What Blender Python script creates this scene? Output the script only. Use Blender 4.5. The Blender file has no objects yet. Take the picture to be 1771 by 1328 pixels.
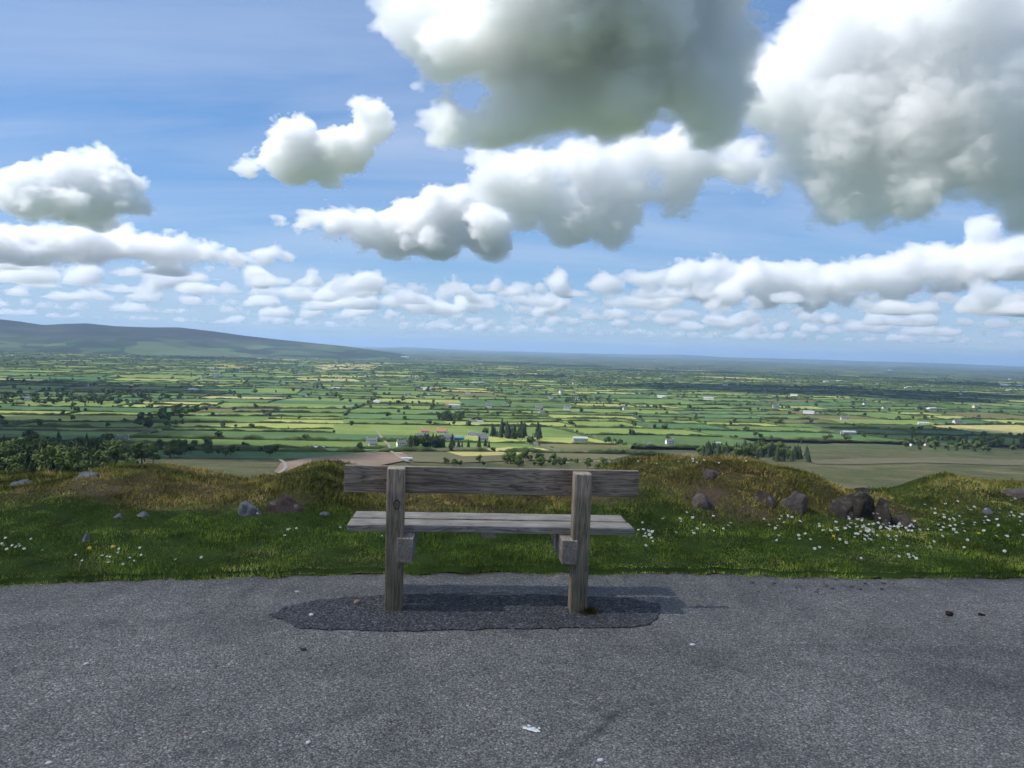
import bpy, bmesh, math, random, time
import numpy as np
from mathutils import Vector, Matrix, noise as mnoise
T0 = time.time()
sc = bpy.context.scene
COL = sc.collection
# ------------------------------------------------------------------ camera, sky, sun, exposure
W, H, F = 1771, 1328, 1390.0
EYE = 1.6
PITCH = math.atan(60 / F); ROLL = math.atan(0.030)
ROT = Matrix.Rotation(math.radians(90) - PITCH, 3, 'X') @ Matrix.Rotation(ROLL, 3, 'Z')
CAM = Vector((0, 0, EYE))
cam = bpy.data.cameras.new('camera'); camo = bpy.data.objects.new('camera', cam); COL.objects.link(camo)
cam.sensor_width = 36; cam.lens = 36 * F / W; cam.clip_start = 0.05; cam.clip_end = 250000
camo.matrix_world = Matrix.Translation(CAM) @ ROT.to_4x4()
sc.camera = camo

SUN_EL = math.radians(54); SUN_AZ = math.radians(-94)      # azimuth clockwise from the view direction: high on the left
SUN_DIR = Vector((math.sin(SUN_AZ) * math.cos(SUN_EL), math.cos(SUN_AZ) * math.cos(SUN_EL), math.sin(SUN_EL)))
world = bpy.data.worlds.new('World'); sc.world = world; world.use_nodes = True
wt = world.node_tree; bg = wt.nodes['Background']
sky = wt.nodes.new('ShaderNodeTexSky'); sky.sky_type = 'NISHITA'; sky.sun_disc = False
sky.sun_elevation = SUN_EL; sky.sun_rotation = SUN_AZ
sky.altitude = 300; sky.dust_density = 0.35; sky.ozone_density = 3.0; sky.air_density = 1.0
bg.inputs[1].default_value = 0.088
def wn(kind, **kw):
    n = wt.nodes.new(kind)
    for k, v in kw.items(): setattr(n, k, v)
    return n
hs = wn('ShaderNodeHueSaturation'); hs.inputs['Saturation'].default_value = 1.25
# soft shoulder so that the low sky stays pale blue instead of burning out: c / (1 + c / k)
kd = wn('ShaderNodeVectorMath', operation='DIVIDE'); kd.inputs[1].default_value = (4.6, 7.0, 13.0)
ka = wn('ShaderNodeVectorMath', operation='ADD'); ka.inputs[1].default_value = (1, 1, 1); kq = wn('ShaderNodeVectorMath', operation='DIVIDE')
wt.links.new(sky.outputs[0], kd.inputs[0]); wt.links.new(kd.outputs[0], ka.inputs[0]); wt.links.new(sky.outputs[0], kq.inputs[0]); wt.links.new(ka.outputs[0], kq.inputs[1])
wt.links.new(kq.outputs[0], hs.inputs['Color'])
# high thin cirrus veil, on a flat layer far above the cumulus, all round the sky
geo = wn('ShaderNodeNewGeometry'); sep = wn('ShaderNodeSeparateXYZ')
neg = wn('ShaderNodeVectorMath', operation='SCALE'); neg.inputs['Scale'].default_value = -1.0
wt.links.new(geo.outputs['Incoming'], neg.inputs[0]); wt.links.new(neg.outputs[0], sep.inputs[0])
den = wn('ShaderNodeMath', operation='ADD'); den.inputs[1].default_value = 0.10
mx = wn('ShaderNodeMath', operation='MAXIMUM'); mx.inputs[1].default_value = 0.0
wt.links.new(sep.outputs['Z'], mx.inputs[0]); wt.links.new(mx.outputs[0], den.inputs[0])
div = wn('ShaderNodeVectorMath', operation='DIVIDE'); cmb = wn('ShaderNodeCombineXYZ')
for i in range(3): wt.links.new(den.outputs[0], cmb.inputs[i])
wt.links.new(neg.outputs[0], div.inputs[0]); wt.links.new(cmb.outputs[0], div.inputs[1])
mp = wn('ShaderNodeMapping'); mp.inputs['Rotation'].default_value = (0, 0, 0.5); mp.inputs['Scale'].default_value = (0.42, 1.25, 0.0); mp.inputs['Location'].default_value = (3.1, 0.4, 0)
wt.links.new(div.outputs[0], mp.inputs[0])
n1 = wn('ShaderNodeTexNoise'); n1.inputs['Scale'].default_value = 0.9; n1.inputs['Detail'].default_value = 7; n1.inputs['Roughness'].default_value = 0.58; n1.inputs['Distortion'].default_value = 0.7
wt.links.new(mp.outputs[0], n1.inputs['Vector'])
rp = wn('ShaderNodeValToRGB'); rp.color_ramp.elements[0].position = 0.36; rp.color_ramp.elements[1].position = 0.78
rp.color_ramp.elements[1].color = (0.62, 0.62, 0.62, 1)
wt.links.new(n1.outputs[0], rp.inputs[0])
mixc = wn('ShaderNodeMixRGB'); mixc.inputs['Color2'].default_value = (3.4, 3.9, 4.8, 1)
wt.links.new(rp.outputs[0], mixc.inputs['Fac']); wt.links.new(hs.outputs[0], mixc.inputs['Color1'])
wt.links.new(mixc.outputs[0], bg.inputs[0])
world.cycles.sampling_method = 'MANUAL'; world.cycles.sample_map_resolution = 512

sun = bpy.data.lights.new('sun', 'SUN'); sun.energy = 3.1; sun.angle = math.radians(0.5); sun.color = (1, 0.98, 0.955)
suno = bpy.data.objects.new('sun', sun); COL.objects.link(suno); suno.rotation_euler = SUN_DIR.to_track_quat('Z', 'Y').to_euler()
vs = sc.view_settings; vs.view_transform = 'Standard'; vs.look = 'None'; vs.gamma = 1; vs.use_curve_mapping = False
vs.exposure = 1.12
sc.cycles.use_denoising = True
sc.cycles.use_adaptive_sampling = True; sc.cycles.adaptive_threshold = 0.025; sc.cycles.adaptive_min_samples = 16
sc.cycles.max_bounces = 14; sc.cycles.volume_bounces = 12; sc.cycles.diffuse_bounces = 3; sc.cycles.transparent_max_bounces = 16

# ------------------------------------------------------------------ helpers
def ray(x, y):
    return (ROT @ Vector(((x - W / 2) / F, (H / 2 - y) / F, -1))).normalized()
def at_z(x, y, z=0.0):
    d = ray(x, y); k = (z - CAM.z) / d.z
    return CAM + d * k
def at_y(x, y, Y):
    d = ray(x, y); return CAM + d * ((Y - CAM.y) / d.y)
def tag(o, label, cat, group=None):
    o['label'] = label; o['category'] = cat
    if group: o['group'] = group
    return o
def struct(o): o['kind'] = 'structure'; return o
def stuff(o): o['kind'] = 'stuff'; return o
def link(name, me, parent=None, mat=None):
    o = bpy.data.objects.new(name, me); COL.objects.link(o)
    if parent: o.parent = parent
    if mat is not None and me is not None and not me.materials: me.materials.append(mat)
    return o
def empty(name, loc, rz=0.0):
    o = bpy.data.objects.new(name, None); o.empty_display_size = 0.1; COL.objects.link(o)
    o.location = loc; o.rotation_euler = (0, 0, rz); return o
def copy_tree(o, parent=None):
    c = o.copy(); COL.objects.link(c); c.parent = parent
    for ch in o.children: copy_tree(ch, c)
    return c
def mesh_np(name, co, faces, smooth=False):
    """co (n,3) array, faces (m,k) int array, all of one size"""
    me = bpy.data.meshes.new(name); co = np.asarray(co, np.float32); f = np.asarray(faces, np.int32)
    me.vertices.add(len(co)); me.vertices.foreach_set('co', co.ravel())
    m, k = f.shape
    me.loops.add(m * k); me.loops.foreach_set('vertex_index', f.ravel())
    me.polygons.add(m); me.polygons.foreach_set('loop_start', np.arange(0, m * k, k, dtype=np.int32))
    me.polygons.foreach_set('loop_total', np.full(m, k, np.int32))
    if smooth: me.polygons.foreach_set('use_smooth', np.ones(m, bool))
    me.update(calc_edges=True); me.validate(); return me
def bm_mesh(name, bm, smooth=False):
    me = bpy.data.meshes.new(name); bm.normal_update(); bm.to_mesh(me); bm.free()
    if smooth:
        for p in me.polygons: p.use_smooth = True
    return me
def box(bm, x0, x1, y0, y1, z0, z1, bev=0.0):
    vs_ = [bm.verts.new(c) for c in ((x0,y0,z0),(x1,y0,z0),(x1,y1,z0),(x0,y1,z0),(x0,y0,z1),(x1,y0,z1),(x1,y1,z1),(x0,y1,z1))]
    fs = [bm.faces.new([vs_[i] for i in q]) for q in ((3,2,1,0),(4,5,6,7),(0,1,5,4),(1,2,6,5),(2,3,7,6),(3,0,4,7))]
    if bev:
        es = list({e for f in fs for e in f.edges})
        bmesh.ops.bevel(bm, geom=es, offset=bev, segments=2, affect='EDGES', profile=0.6)
    return vs_
# numpy value noise
def _hash(i, j, s):
    n = (i * 374761393 + j * 668265263 + s * 1442695041) & 0xFFFFFFFF
    n = ((n ^ (n >> 13)) * 1274126177) & 0xFFFFFFFF
    return ((n ^ (n >> 16)) & 0xFFFF) / 65535.0
def vnoise(x, y, s=0):
    x = np.asarray(x, float); y = np.asarray(y, float)
    i = np.floor(x).astype(np.int64); j = np.floor(y).astype(np.int64); u = x - i; v = y - j
    u = u * u * (3 - 2 * u); v = v * v * (3 - 2 * v)
    a = _hash(i, j, s) * (1 - u) + _hash(i + 1, j, s) * u
    b = _hash(i, j + 1, s) * (1 - u) + _hash(i + 1, j + 1, s) * u
    return (a * (1 - v) + b * v) * 2 - 1
def fbm(x, y, o=4, s=0):
    t = 0; a = 0.5
    for k in range(o):
        t = t + a * vnoise(x * 2 ** k, y * 2 ** k, s + k); a *= 0.5
    return t
def sstep(a, b, x):
    t = np.clip((np.asarray(x, float) - a) / (b - a), 0, 1); return t * t * (3 - 2 * t)

# ------------------------------------------------------------------ materials
def mat_new(name):
    m = bpy.data.materials.new(name); m.use_nodes = True
    return m, m.node_tree, m.node_tree.nodes['Principled BSDF']
def nd(nt, kind, ins=None, **kw):
    n = nt.nodes.new(kind)
    for k, v in kw.items(): setattr(n, k, v)
    for k, v in (ins or {}).items(): n.inputs[k].default_value = v
    return n
def ramp(nt, src, stops):
    r = nt.nodes.new('ShaderNodeValToRGB'); e = r.color_ramp.elements
    while len(e) < len(stops): e.new(0.5)
    for el, (p, c) in zip(e, stops):
        el.position = p; el.color = (c[0], c[1], c[2], 1) if len(c) == 3 else c
    nt.links.new(src, r.inputs[0]); return r.outputs[0]
def mix(nt, fac, a, b, mode='MIX'):
    m = nt.nodes.new('ShaderNodeMixRGB'); m.blend_type = mode
    for s, v in (('Fac', fac), ('Color1', a), ('Color2', b)):
        if hasattr(v, 'links') or isinstance(v, bpy.types.NodeSocket): nt.links.new(v, m.inputs[s])
        elif s == 'Fac': m.inputs[s].default_value = v
        else: m.inputs[s].default_value = (v[0], v[1], v[2], 1)
    return m.outputs[0]
def tnoise(nt, vec, scale, detail=4, rough=0.55, dist=0.0):
    n = nd(nt, 'ShaderNodeTexNoise', {'Scale': scale, 'Detail': detail, 'Roughness': rough, 'Distortion': dist})
    if vec is not None: nt.links.new(vec, n.inputs['Vector'])
    return n.outputs[0]
def bump(nt, bsdf, height, strength, dist):
    b = nd(nt, 'ShaderNodeBump', {'Strength': strength, 'Distance': dist}); nt.links.new(height, b.inputs['Height'])
    nt.links.new(b.outputs[0], bsdf.inputs['Normal'])
def pos(nt): return nt.nodes.new('ShaderNodeNewGeometry').outputs['Position']
def objc(nt): return nt.nodes.new('ShaderNodeTexCoord').outputs['Object']
def math_(nt, op, a, b=None):
    m = nt.nodes.new('ShaderNodeMath'); m.operation = op
    for i, v in enumerate((a, b)):
        if v is None: continue
        if isinstance(v, bpy.types.NodeSocket): nt.links.new(v, m.inputs[i])
        else: m.inputs[i].default_value = v
    return m.outputs[0]

def plain(name, col, rough=0.9, var=0.25, scale=3.0):
    m, nt, b = mat_new(name)
    n = tnoise(nt, pos(nt), scale)
    c = ramp(nt, n, [(0.25, [v * (1 - var) for v in col]), (0.75, [v * (1 + var) for v in col])])
    nt.links.new(c, b.inputs['Base Color']); b.inputs['Roughness'].default_value = rough
    b.inputs['Specular IOR Level'].default_value = 0.2
    return m

def asphalt_mat(name, scale, dark, mid, light, patches=True, relief=0.006, streaks=()):
    m, nt, b = mat_new(name); p = pos(nt)
    v = nd(nt, 'ShaderNodeTexVoronoi', {'Scale': scale, 'Randomness': 1.0}); nt.links.new(p, v.inputs['Vector'])
    sepc = nd(nt, 'ShaderNodeSeparateColor'); nt.links.new(v.outputs['Color'], sepc.inputs[0])
    chips = ramp(nt, sepc.outputs[0], [(0.0, dark), (0.45, mid), (0.8, [(a + c) / 2 for a, c in zip(mid, light)]), (0.95, light), (1.0, [c * 1.5 for c in light])])
    gap = ramp(nt, v.outputs['Distance'], [(0.35, (1, 1, 1)), (0.75, (0.42, 0.42, 0.42))])
    c = mix(nt, 1.0, chips, gap, 'MULTIPLY')
    v2 = nd(nt, 'ShaderNodeTexVoronoi', {'Scale': scale * 0.37}); nt.links.new(p, v2.inputs['Vector'])
    s2 = nd(nt, 'ShaderNodeSeparateColor'); nt.links.new(v2.outputs['Color'], s2.inputs[0])
    big = math_(nt, 'MULTIPLY', math_(nt, 'GREATER_THAN', s2.outputs[1], 0.955), math_(nt, 'LESS_THAN', v2.outputs['Distance'], 0.34))
    c = mix(nt, math_(nt, 'MULTIPLY', big, 0.6), c, [min(1, q * 1.5) for q in light])
    if patches:
        lo = tnoise(nt, p, 0.9, 5, 0.6, 0.4)
        tint = ramp(nt, lo, [(0.3, (0.68, 0.68, 0.70)), (0.5, (1, 1, 1)), (0.7, (1.28, 1.27, 1.27))])
        c = mix(nt, 1.0, c, tint, 'MULTIPLY')
        mid_n = tnoise(nt, p, 6.0, 4, 0.6)
        c = mix(nt, 1.0, c, ramp(nt, mid_n, [(0.3, (0.84, 0.84, 0.84)), (0.7, (1.14, 1.13, 1.1))]), 'MULTIPLY')
    for (x1, y1, x2, y2, wd, dark) in streaks:       # scuffs and old seams worn into the surface
        sp = nd(nt, 'ShaderNodeSeparateXYZ'); wob = nd(nt, 'ShaderNodeVectorMath', operation='ADD'); nz = nd(nt, 'ShaderNodeTexNoise', {'Scale': 1.6, 'Detail': 3.0}); nt.links.new(p, nz.inputs['Vector'])
        sw = nd(nt, 'ShaderNodeVectorMath', operation='SCALE'); sw.inputs['Scale'].default_value = 0.22; nt.links.new(nz.outputs['Color'], sw.inputs[0]); nt.links.new(p, wob.inputs[0]); nt.links.new(sw.outputs[0], wob.inputs[1]); nt.links.new(wob.outputs[0], sp.inputs[0])
        L_ = math.hypot(x2 - x1, y2 - y1); ux_, uy_ = (x2 - x1) / L_, (y2 - y1) / L_; X_, Y_ = math_(nt, 'SUBTRACT', sp.outputs['X'], x1 + 0.11), math_(nt, 'SUBTRACT', sp.outputs['Y'], y1 + 0.11)
        al = math_(nt, 'ADD', math_(nt, 'MULTIPLY', X_, ux_), math_(nt, 'MULTIPLY', Y_, uy_)); ac = math_(nt, 'ABSOLUTE', math_(nt, 'SUBTRACT', math_(nt, 'MULTIPLY', X_, uy_), math_(nt, 'MULTIPLY', Y_, ux_)))
        m1 = ramp(nt, math_(nt, 'DIVIDE', ac, wd), [(0.2, (1, 1, 1)), (1.0, (0, 0, 0))]); m2 = ramp(nt, math_(nt, 'DIVIDE', al, L_), [(0.0, (0, 0, 0)), (0.25, (1, 1, 1)), (0.75, (1, 1, 1)), (1.0, (0, 0, 0))])
        brk = ramp(nt, tnoise(nt, p, 7.0, 4, 0.6), [(0.35, (0, 0, 0)), (0.6, (1, 1, 1))]); f_ = math_(nt, 'MULTIPLY', math_(nt, 'MULTIPLY', m1, m2), math_(nt, 'MULTIPLY', brk, dark)); c = mix(nt, f_, c, (0.03, 0.03, 0.032))
    nt.links.new(c, b.inputs['Base Color']); b.inputs['Roughness'].default_value = 0.85; b.inputs['Specular IOR Level'].default_value = 0.35
    h = math_(nt, 'SUBTRACT', 1.0, v.outputs['Distance'])
    bump(nt, b, h, 0.9, relief)
    return m

def wood_mat(name, axis, light, dark, green=0.0):
    m, nt, b = mat_new(name); o = objc(nt)
    sc_ = [16.0, 16.0, 16.0]; sc_[axis] = 0.9
    mpn = nd(nt, 'ShaderNodeMapping'); mpn.inputs['Scale'].default_value = sc_; nt.links.new(o, mpn.inputs[0])
    g1 = tnoise(nt, mpn.outputs[0], 1.0, 3, 0.5, 1.6)
    sc2 = [130.0] * 3; sc2[axis] = 3.0
    mp2 = nd(nt, 'ShaderNodeMapping'); mp2.inputs['Scale'].default_value = sc2; nt.links.new(o, mp2.inputs[0])
    fine = tnoise(nt, mp2.outputs[0], 1.0, 4, 0.6)
    rings = math_(nt, 'FRACT', math_(nt, 'MULTIPLY', g1, 9.0))
    ringc = ramp(nt, rings, [(0.0, dark), (0.25, [(a + c) / 2 for a, c in zip(light, dark)]), (0.7, light), (0.95, [(a * 2 + c) / 3 for a, c in zip(light, dark)]), (1.0, dark)])
    c = mix(nt, 1.0, ringc, ramp(nt, fine, [(0.28, (0.42, 0.40, 0.38)), (0.5, (1, 1, 1)), (0.8, (1.25, 1.25, 1.25))]), 'MULTIPLY')
    blot = tnoise(nt, o, 5.0, 4)
    c = mix(nt, 1.0, c, ramp(nt, blot, [(0.3, (0.7, 0.68, 0.66)), (0.7, (1.12, 1.12, 1.12))]), 'MULTIPLY')
    if green:      # algae on the foot of the posts
        s = nd(nt, 'ShaderNodeSeparateXYZ'); nt.links.new(o, s.inputs[0])
        al = math_(nt, 'ADD', s.outputs['Z'], math_(nt, 'MULTIPLY', blot, 0.35))
        f = ramp(nt, al, [(0.18, (green,) * 3), (0.5, (0, 0, 0))])
        c = mix(nt, f, c, (0.045, 0.05, 0.018))
    nt.links.new(c, b.inputs['Base Color']); b.inputs['Roughness'].default_value = 0.8; b.inputs['Specular IOR Level'].default_value = 0.25
    hh = math_(nt, 'ADD', math_(nt, 'MULTIPLY', rings, 0.5), fine)
    bump(nt, b, hh, 0.55, 0.004)
    return m

def attr_mat(name, rough=0.8, translucent=0.0, attr='Col'):
    m, nt, b = mat_new(name)
    a = nd(nt, 'ShaderNodeAttribute', attribute_name=attr)
    nt.links.new(a.outputs['Color'], b.inputs['Base Color']); b.inputs['Roughness'].default_value = rough
    b.inputs['Specular IOR Level'].default_value = 0.04
    return m

def leaf_mat(name, dark, light):
    m, nt, b = mat_new(name)
    oi = nd(nt, 'ShaderNodeObjectInfo'); n = tnoise(nt, pos(nt), 0.16, 4, 0.7)
    f = math_(nt, 'ADD', math_(nt, 'MULTIPLY', oi.outputs['Random'], 0.5), math_(nt, 'MULTIPLY', n, 0.6))
    c = ramp(nt, f, [(0.2, dark), (0.8, light)])
    nt.links.new(c, b.inputs['Base Color']); b.inputs['Roughness'].default_value = 0.7; b.inputs['Specular IOR Level'].default_value = 0.05
    return m

def rock_mat(name, dark, light, lichen=None, scale=9.0):
    m, nt, b = mat_new(name); o = objc(nt)
    n = tnoise(nt, o, scale, 8, 0.65, 0.3)
    c = ramp(nt, n, [(0.3, dark), (0.5, [(a + d) / 2 for a, d in zip(dark, light)]), (0.72, light)])
    if lichen:
        l = tnoise(nt, o, scale * 1.7, 4, 0.5)
        c = mix(nt, ramp(nt, l, [(0.56, (0, 0, 0)), (0.64, (0.8, 0.8, 0.8))]), c, lichen)
    nt.links.new(c, b.inputs['Base Color']); b.inputs['Roughness'].default_value = 0.9; b.inputs['Specular IOR Level'].default_value = 0.2
    bump(nt, b, tnoise(nt, o, scale * 3, 8, 0.7), 0.9, 0.02)
    return m

def field_mat(name, col, stripes=0.0, ang=0.0):
    m, nt, b = mat_new(name); p = pos(nt)
    n = tnoise(nt, p, 0.012, 6, 0.6)
    c = ramp(nt, n, [(0.3, [v * 0.78 for v in col]), (0.7, [v * 1.2 for v in col])])
    n2 = tnoise(nt, p, 0.12, 4, 0.7)
    c = mix(nt, 1.0, c, ramp(nt, n2, [(0.3, (0.85, 0.85, 0.85)), (0.7, (1.12, 1.12, 1.1))]), 'MULTIPLY')
    if stripes:
        mpn = nd(nt, 'ShaderNodeMapping'); mpn.inputs['Rotation'].default_value = (0, 0, ang); nt.links.new(p, mpn.inputs[0])
        w = nd(nt, 'ShaderNodeTexWave', {'Scale': 0.02, 'Distortion': 0.3}); nt.links.new(mpn.outputs[0], w.inputs['Vector'])
        c = mix(nt, stripes, c, mix(nt, 1.0, c, ramp(nt, w.outputs[0], [(0.0, (0.6, 0.6, 0.6)), (0.2, (1, 1, 1))]), 'MULTIPLY'))
    nt.links.new(c, b.inputs['Base Color']); b.inputs['Roughness'].default_value = 0.9; b.inputs['Specular IOR Level'].default_value = 0.1
    return m

# ------------------------------------------------------------------ clouds (real volumes; they shade the land)
def cloud_mat(name, dens):
    m = bpy.data.materials.new(name); m.use_nodes = True; nt = m.node_tree; nt.nodes.remove(nt.nodes['Principled BSDF'])
    v = nd(nt, 'ShaderNodeVolumeScatter', {'Density': dens, 'Anisotropy': 0.45, 'Color': (1.0, 0.985, 1.0, 1)}); nt.links.new(v.outputs[0], nt.nodes['Material Output'].inputs['Volume']); return m
ALT = 1000.0
_ico = bmesh.new(); bmesh.ops.create_icosphere(_ico, subdivisions=2, radius=1); _iv = np.array([v.co for v in _ico.verts]); _if = np.array([[v.index for v in f.verts] for f in _ico.faces]); _ico.free()
def cloud_tree(lo, hi, res, rm, base_z, levels, mats, amp, seed):
    """geometry nodes: signed distance to the merged puffs, billowed by layered noise, cut at nested density levels"""
    g = bpy.data.node_groups.new('cloud_billows', 'GeometryNodeTree'); g.interface.new_socket('Geometry', in_out='INPUT', socket_type='NodeSocketGeometry'); g.interface.new_socket('Geometry', in_out='OUTPUT', socket_type='NodeSocketGeometry')
    N = lambda k, ins=None, **kw: nd(g, k, ins, **kw)
    L = g.links.new
    gi, go = N('NodeGroupInput'), N('NodeGroupOutput'); P = N('GeometryNodeInputPosition').outputs[0]; NR = N('GeometryNodeInputNormal').outputs[0]
    def M(op, a, b=None): return math_(g, op, a, b)
    def near(src):
        n = N('GeometryNodeSampleNearestSurface', data_type='FLOAT_VECTOR'); L(gi.outputs[0], n.inputs['Mesh']); L(src, n.inputs['Value']); return n.outputs['Value']
    df = N('ShaderNodeVectorMath', operation='SUBTRACT'); L(P, df.inputs[0]); L(near(P), df.inputs[1])
    ln = N('ShaderNodeVectorMath', operation='LENGTH'); L(df.outputs[0], ln.inputs[0])
    dt = N('ShaderNodeVectorMath', operation='DOT_PRODUCT'); L(df.outputs[0], dt.inputs[0]); L(near(NR), dt.inputs[1])
    sd = M('MULTIPLY', M('MULTIPLY', ln.outputs['Value'], M('SIGN', dt.outputs['Value'])), -1.0 / rm)
    off = N('ShaderNodeVectorMath', operation='ADD'); L(P, off.inputs[0]); off.inputs[1].default_value = (seed * 917.0, seed * 531.0, 0)
    sq = N('ShaderNodeVectorMath', operation='MULTIPLY'); sq.inputs[1].default_value = (0.9, 0.9, 1.5); L(off.outputs[0], sq.inputs[0])
    D = sd
    for (sc_, a, det, bil) in ((0.42, 0.9 * amp, 1, 0), (0.95, 0.75 * amp, 1, 1), (2.1, 0.42 * amp, 1, 1), (4.6, 0.44 * amp, 4, 0), (10.0, 0.2 * amp, 2, 1)):
        t = N('ShaderNodeTexNoise', {'Scale': sc_ / rm, 'Detail': float(det), 'Roughness': 0.6}); L(sq.outputs[0], t.inputs['Vector'])
        n = M('SUBTRACT', t.outputs[0], 0.5)
        if bil: n = M('SUBTRACT', M('MULTIPLY', M('ABSOLUTE', n), 2.0), 0.22)
        D = M('ADD', D, M('MULTIPLY', n, a * (1.0 if bil else 1.6)))
    sx_ = N('ShaderNodeSeparateXYZ'); L(P, sx_.inputs[0])
    D = M('SUBTRACT', D, M('MULTIPLY', M('MAXIMUM', M('SUBTRACT', base_z, sx_.outputs['Z']), 0.0), 3.2 / rm))
    vc = N('GeometryNodeVolumeCube'); L(D, vc.inputs['Density']); vc.inputs['Background'].default_value = -5.0
    vc.inputs['Min'].default_value = lo; vc.inputs['Max'].default_value = hi
    for k, v in zip('XYZ', res): vc.inputs['Resolution ' + k].default_value = int(v)
    jn = N('GeometryNodeJoinGeometry')
    for lv, m in zip(levels, mats):
        vm = N('GeometryNodeVolumeToMesh'); L(vc.outputs[0], vm.inputs['Volume']); vm.inputs['Threshold'].default_value = lv
        sm = N('GeometryNodeSetMaterial'); L(vm.outputs[0], sm.inputs['Geometry']); sm.inputs['Material'].default_value = m; L(sm.outputs[0], jn.inputs[0])
    L(jn.outputs[0], go.inputs[0]); return g
def cloud_mesh(spheres, rm, base_z, dens, vox=7.0, zs=1.0, amp=1.0, seed=1, levels=(-0.02, 0.07, 0.22), share=(0.22, 0.36, 0.42)):
    co = np.concatenate([np.array(c) + _iv * r_ * np.array([1, 1, zs]) for c, r_ in spheres]); f = np.concatenate([_if + i * len(_iv) for i in range(len(spheres))])
    ob = bpy.data.objects.new('tmp', mesh_np('cloud', co, f)); COL.objects.link(ob)
    md = ob.modifiers.new('r', 'REMESH'); md.mode = 'VOXEL'; md.voxel_size = rm / 3.5
    lo = co.min(0) - 1.5 * rm; hi = co.max(0) + 1.5 * rm; lo[2] = max(lo[2], base_z - 0.6 * rm); res = np.clip((hi - lo) / (rm / vox), 8, 900)
    md = ob.modifiers.new('g', 'NODES'); md.node_group = cloud_tree(tuple(lo), tuple(hi), res, rm, base_z, levels, [cloud_mat('cloud', s * dens / rm) for s in share], amp, seed)
    me2 = bpy.data.meshes.new_from_object(ob.evaluated_get(bpy.context.evaluated_depsgraph_get())); bpy.data.objects.remove(ob)
    print('  cloud', int(np.prod(res)), len(me2.polygons), [m and m.name for m in me2.materials], round(time.time() - T0, 1)); return me2
def puffs(c, r_, r, n=5, zs=1.0):
    out = [(c, r_)]
    for _ in range(n):
        v = Vector((r.gauss(0, 1), r.gauss(0, 1), r.gauss(0.25, 0.8) * zs)).normalized(); out.append((c + v * r_ * r.uniform(0.6, 1.0), r_ * r.uniform(0.3, 0.6)))
    return out
def finish(S, rm, base_z, label, dens, vox, zs=1.0, group=None, amp=1.0, seed=1):
    return tag(link('cloud', cloud_mesh(S, rm, base_z, dens, vox, zs, amp, seed)), label, 'cloud', group)
def cloud(lobes, base, label, seed, dens=3.3, thick=1.0, vox=13.0, zs=1.0, extra=0, grain=None, amp=1.15):
    r = random.Random(seed); d0 = ray(*base); dist = ALT / d0.z; hd = dist * math.hypot(d0.x, d0.y); S = []; rs = []
    L = list(lobes)
    for _ in range(extra):          # lesser billows between the named ones
        a, b_ = r.choice(L[:len(lobes)]), None
        i = r.randrange(len(lobes) - 1); a, b_ = lobes[i], lobes[i + 1]; t = r.random()
        L.append((a[0] + (b_[0] - a[0]) * t + r.gauss(0, 0.5) * a[2], a[1] + (b_[1] - a[1]) * t + r.gauss(0, 0.3) * a[2], a[2] * r.uniform(0.35, 0.8)))
    for (x, y, rp) in L:
        d = ray(x, y); k = hd / math.hypot(d.x, d.y); rr_ = rp / F * k; rs.append(rr_); c = CAM + d * k
        S += puffs(c, rr_, r, 5, zs)
        for _ in range(2): S += puffs(c + Vector((r.uniform(-0.4, 0.4), r.uniform(-1.2, 1.2) * thick, r.uniform(-0.3, 0.1) * zs)) * rr_, rr_ * 0.8, r, 2, zs)
    rm = grain / F * hd if grain else sum(rs) / len(rs)
    return finish(S, rm, CAM.z + ALT, label, dens, vox, zs, None, amp, seed)
cloud([(515, 235, 36), (475, 268, 30), (545, 268, 40), (600, 268, 38), (625, 238, 33), (645, 208, 28), (658, 190, 22), (430, 288, 18), (395, 292, 10), (505, 295, 26), (570, 298, 26)], (540, 322), 'bright white heart-shaped cumulus alone in the blue, left of centre', 1)
cloud([(700, 20, 50), (740, 60, 45), (790, 70, 70), (880, 40, 95), (990, 60, 115), (1120, 60, 115), (1210, 130, 85), (960, 160, 75), (1070, 185, 70), (890, 190, 60), (790, 228, 42), (760, 238, 30), (860, 235, 42), (1235, 190, 50), (980, -60, 130), (1150, -60, 130)], (1000, 268), 'huge cumulus with dark grey base filling the top centre', 2, 2.6, extra=8, grain=50, vox=11)
cloud([(480, 378, 14), (530, 382, 20), (580, 388, 28), (640, 400, 40), (700, 405, 46), (760, 370, 44), (800, 345, 36), (840, 390, 48), (760, 415, 38), (680, 430, 30), (860, 420, 34)], (740, 452), 'wide grey and white cumulus below the heart-shaped one', 3, extra=5)
cloud([(860, 315, 46), (920, 290, 50), (1000, 275, 46), (1090, 275, 50), (1180, 272, 48), (1270, 278, 42), (1060, 340, 58), (980, 380, 48), (1060, 400, 36), (920, 350, 48), (1180, 325, 40), (1310, 300, 26)], (1030, 436), 'broad grey cumulus just right of centre with a dark flat base', 4, 2.6, extra=6, grain=40)
cloud([(1380, 110, 60), (1430, 60, 60), (1500, 60, 95), (1620, 60, 110), (1740, 90, 120), (1330, 190, 50), (1430, 220, 80), (1540, 200, 100), (1680, 230, 100), (1480, 310, 68), (1580, 320, 68), (1440, 352, 46), (1340, 300, 34), (1520, 372, 36), (1800, 300, 85)], (1500, 402), 'largest cumulus, pale and ragged, filling the upper right', 5, 1.7, extra=10, grain=44, amp=1.35, vox=11)
cloud([(50, 320, 34), (125, 300, 36), (180, 283, 32), (205, 320, 34), (130, 345, 40), (60, 355, 36), (230, 350, 26), (170, 358, 36)], (150, 391), 'tall white cumulus stacked above the long cloud on the left', 6, extra=4)
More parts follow.
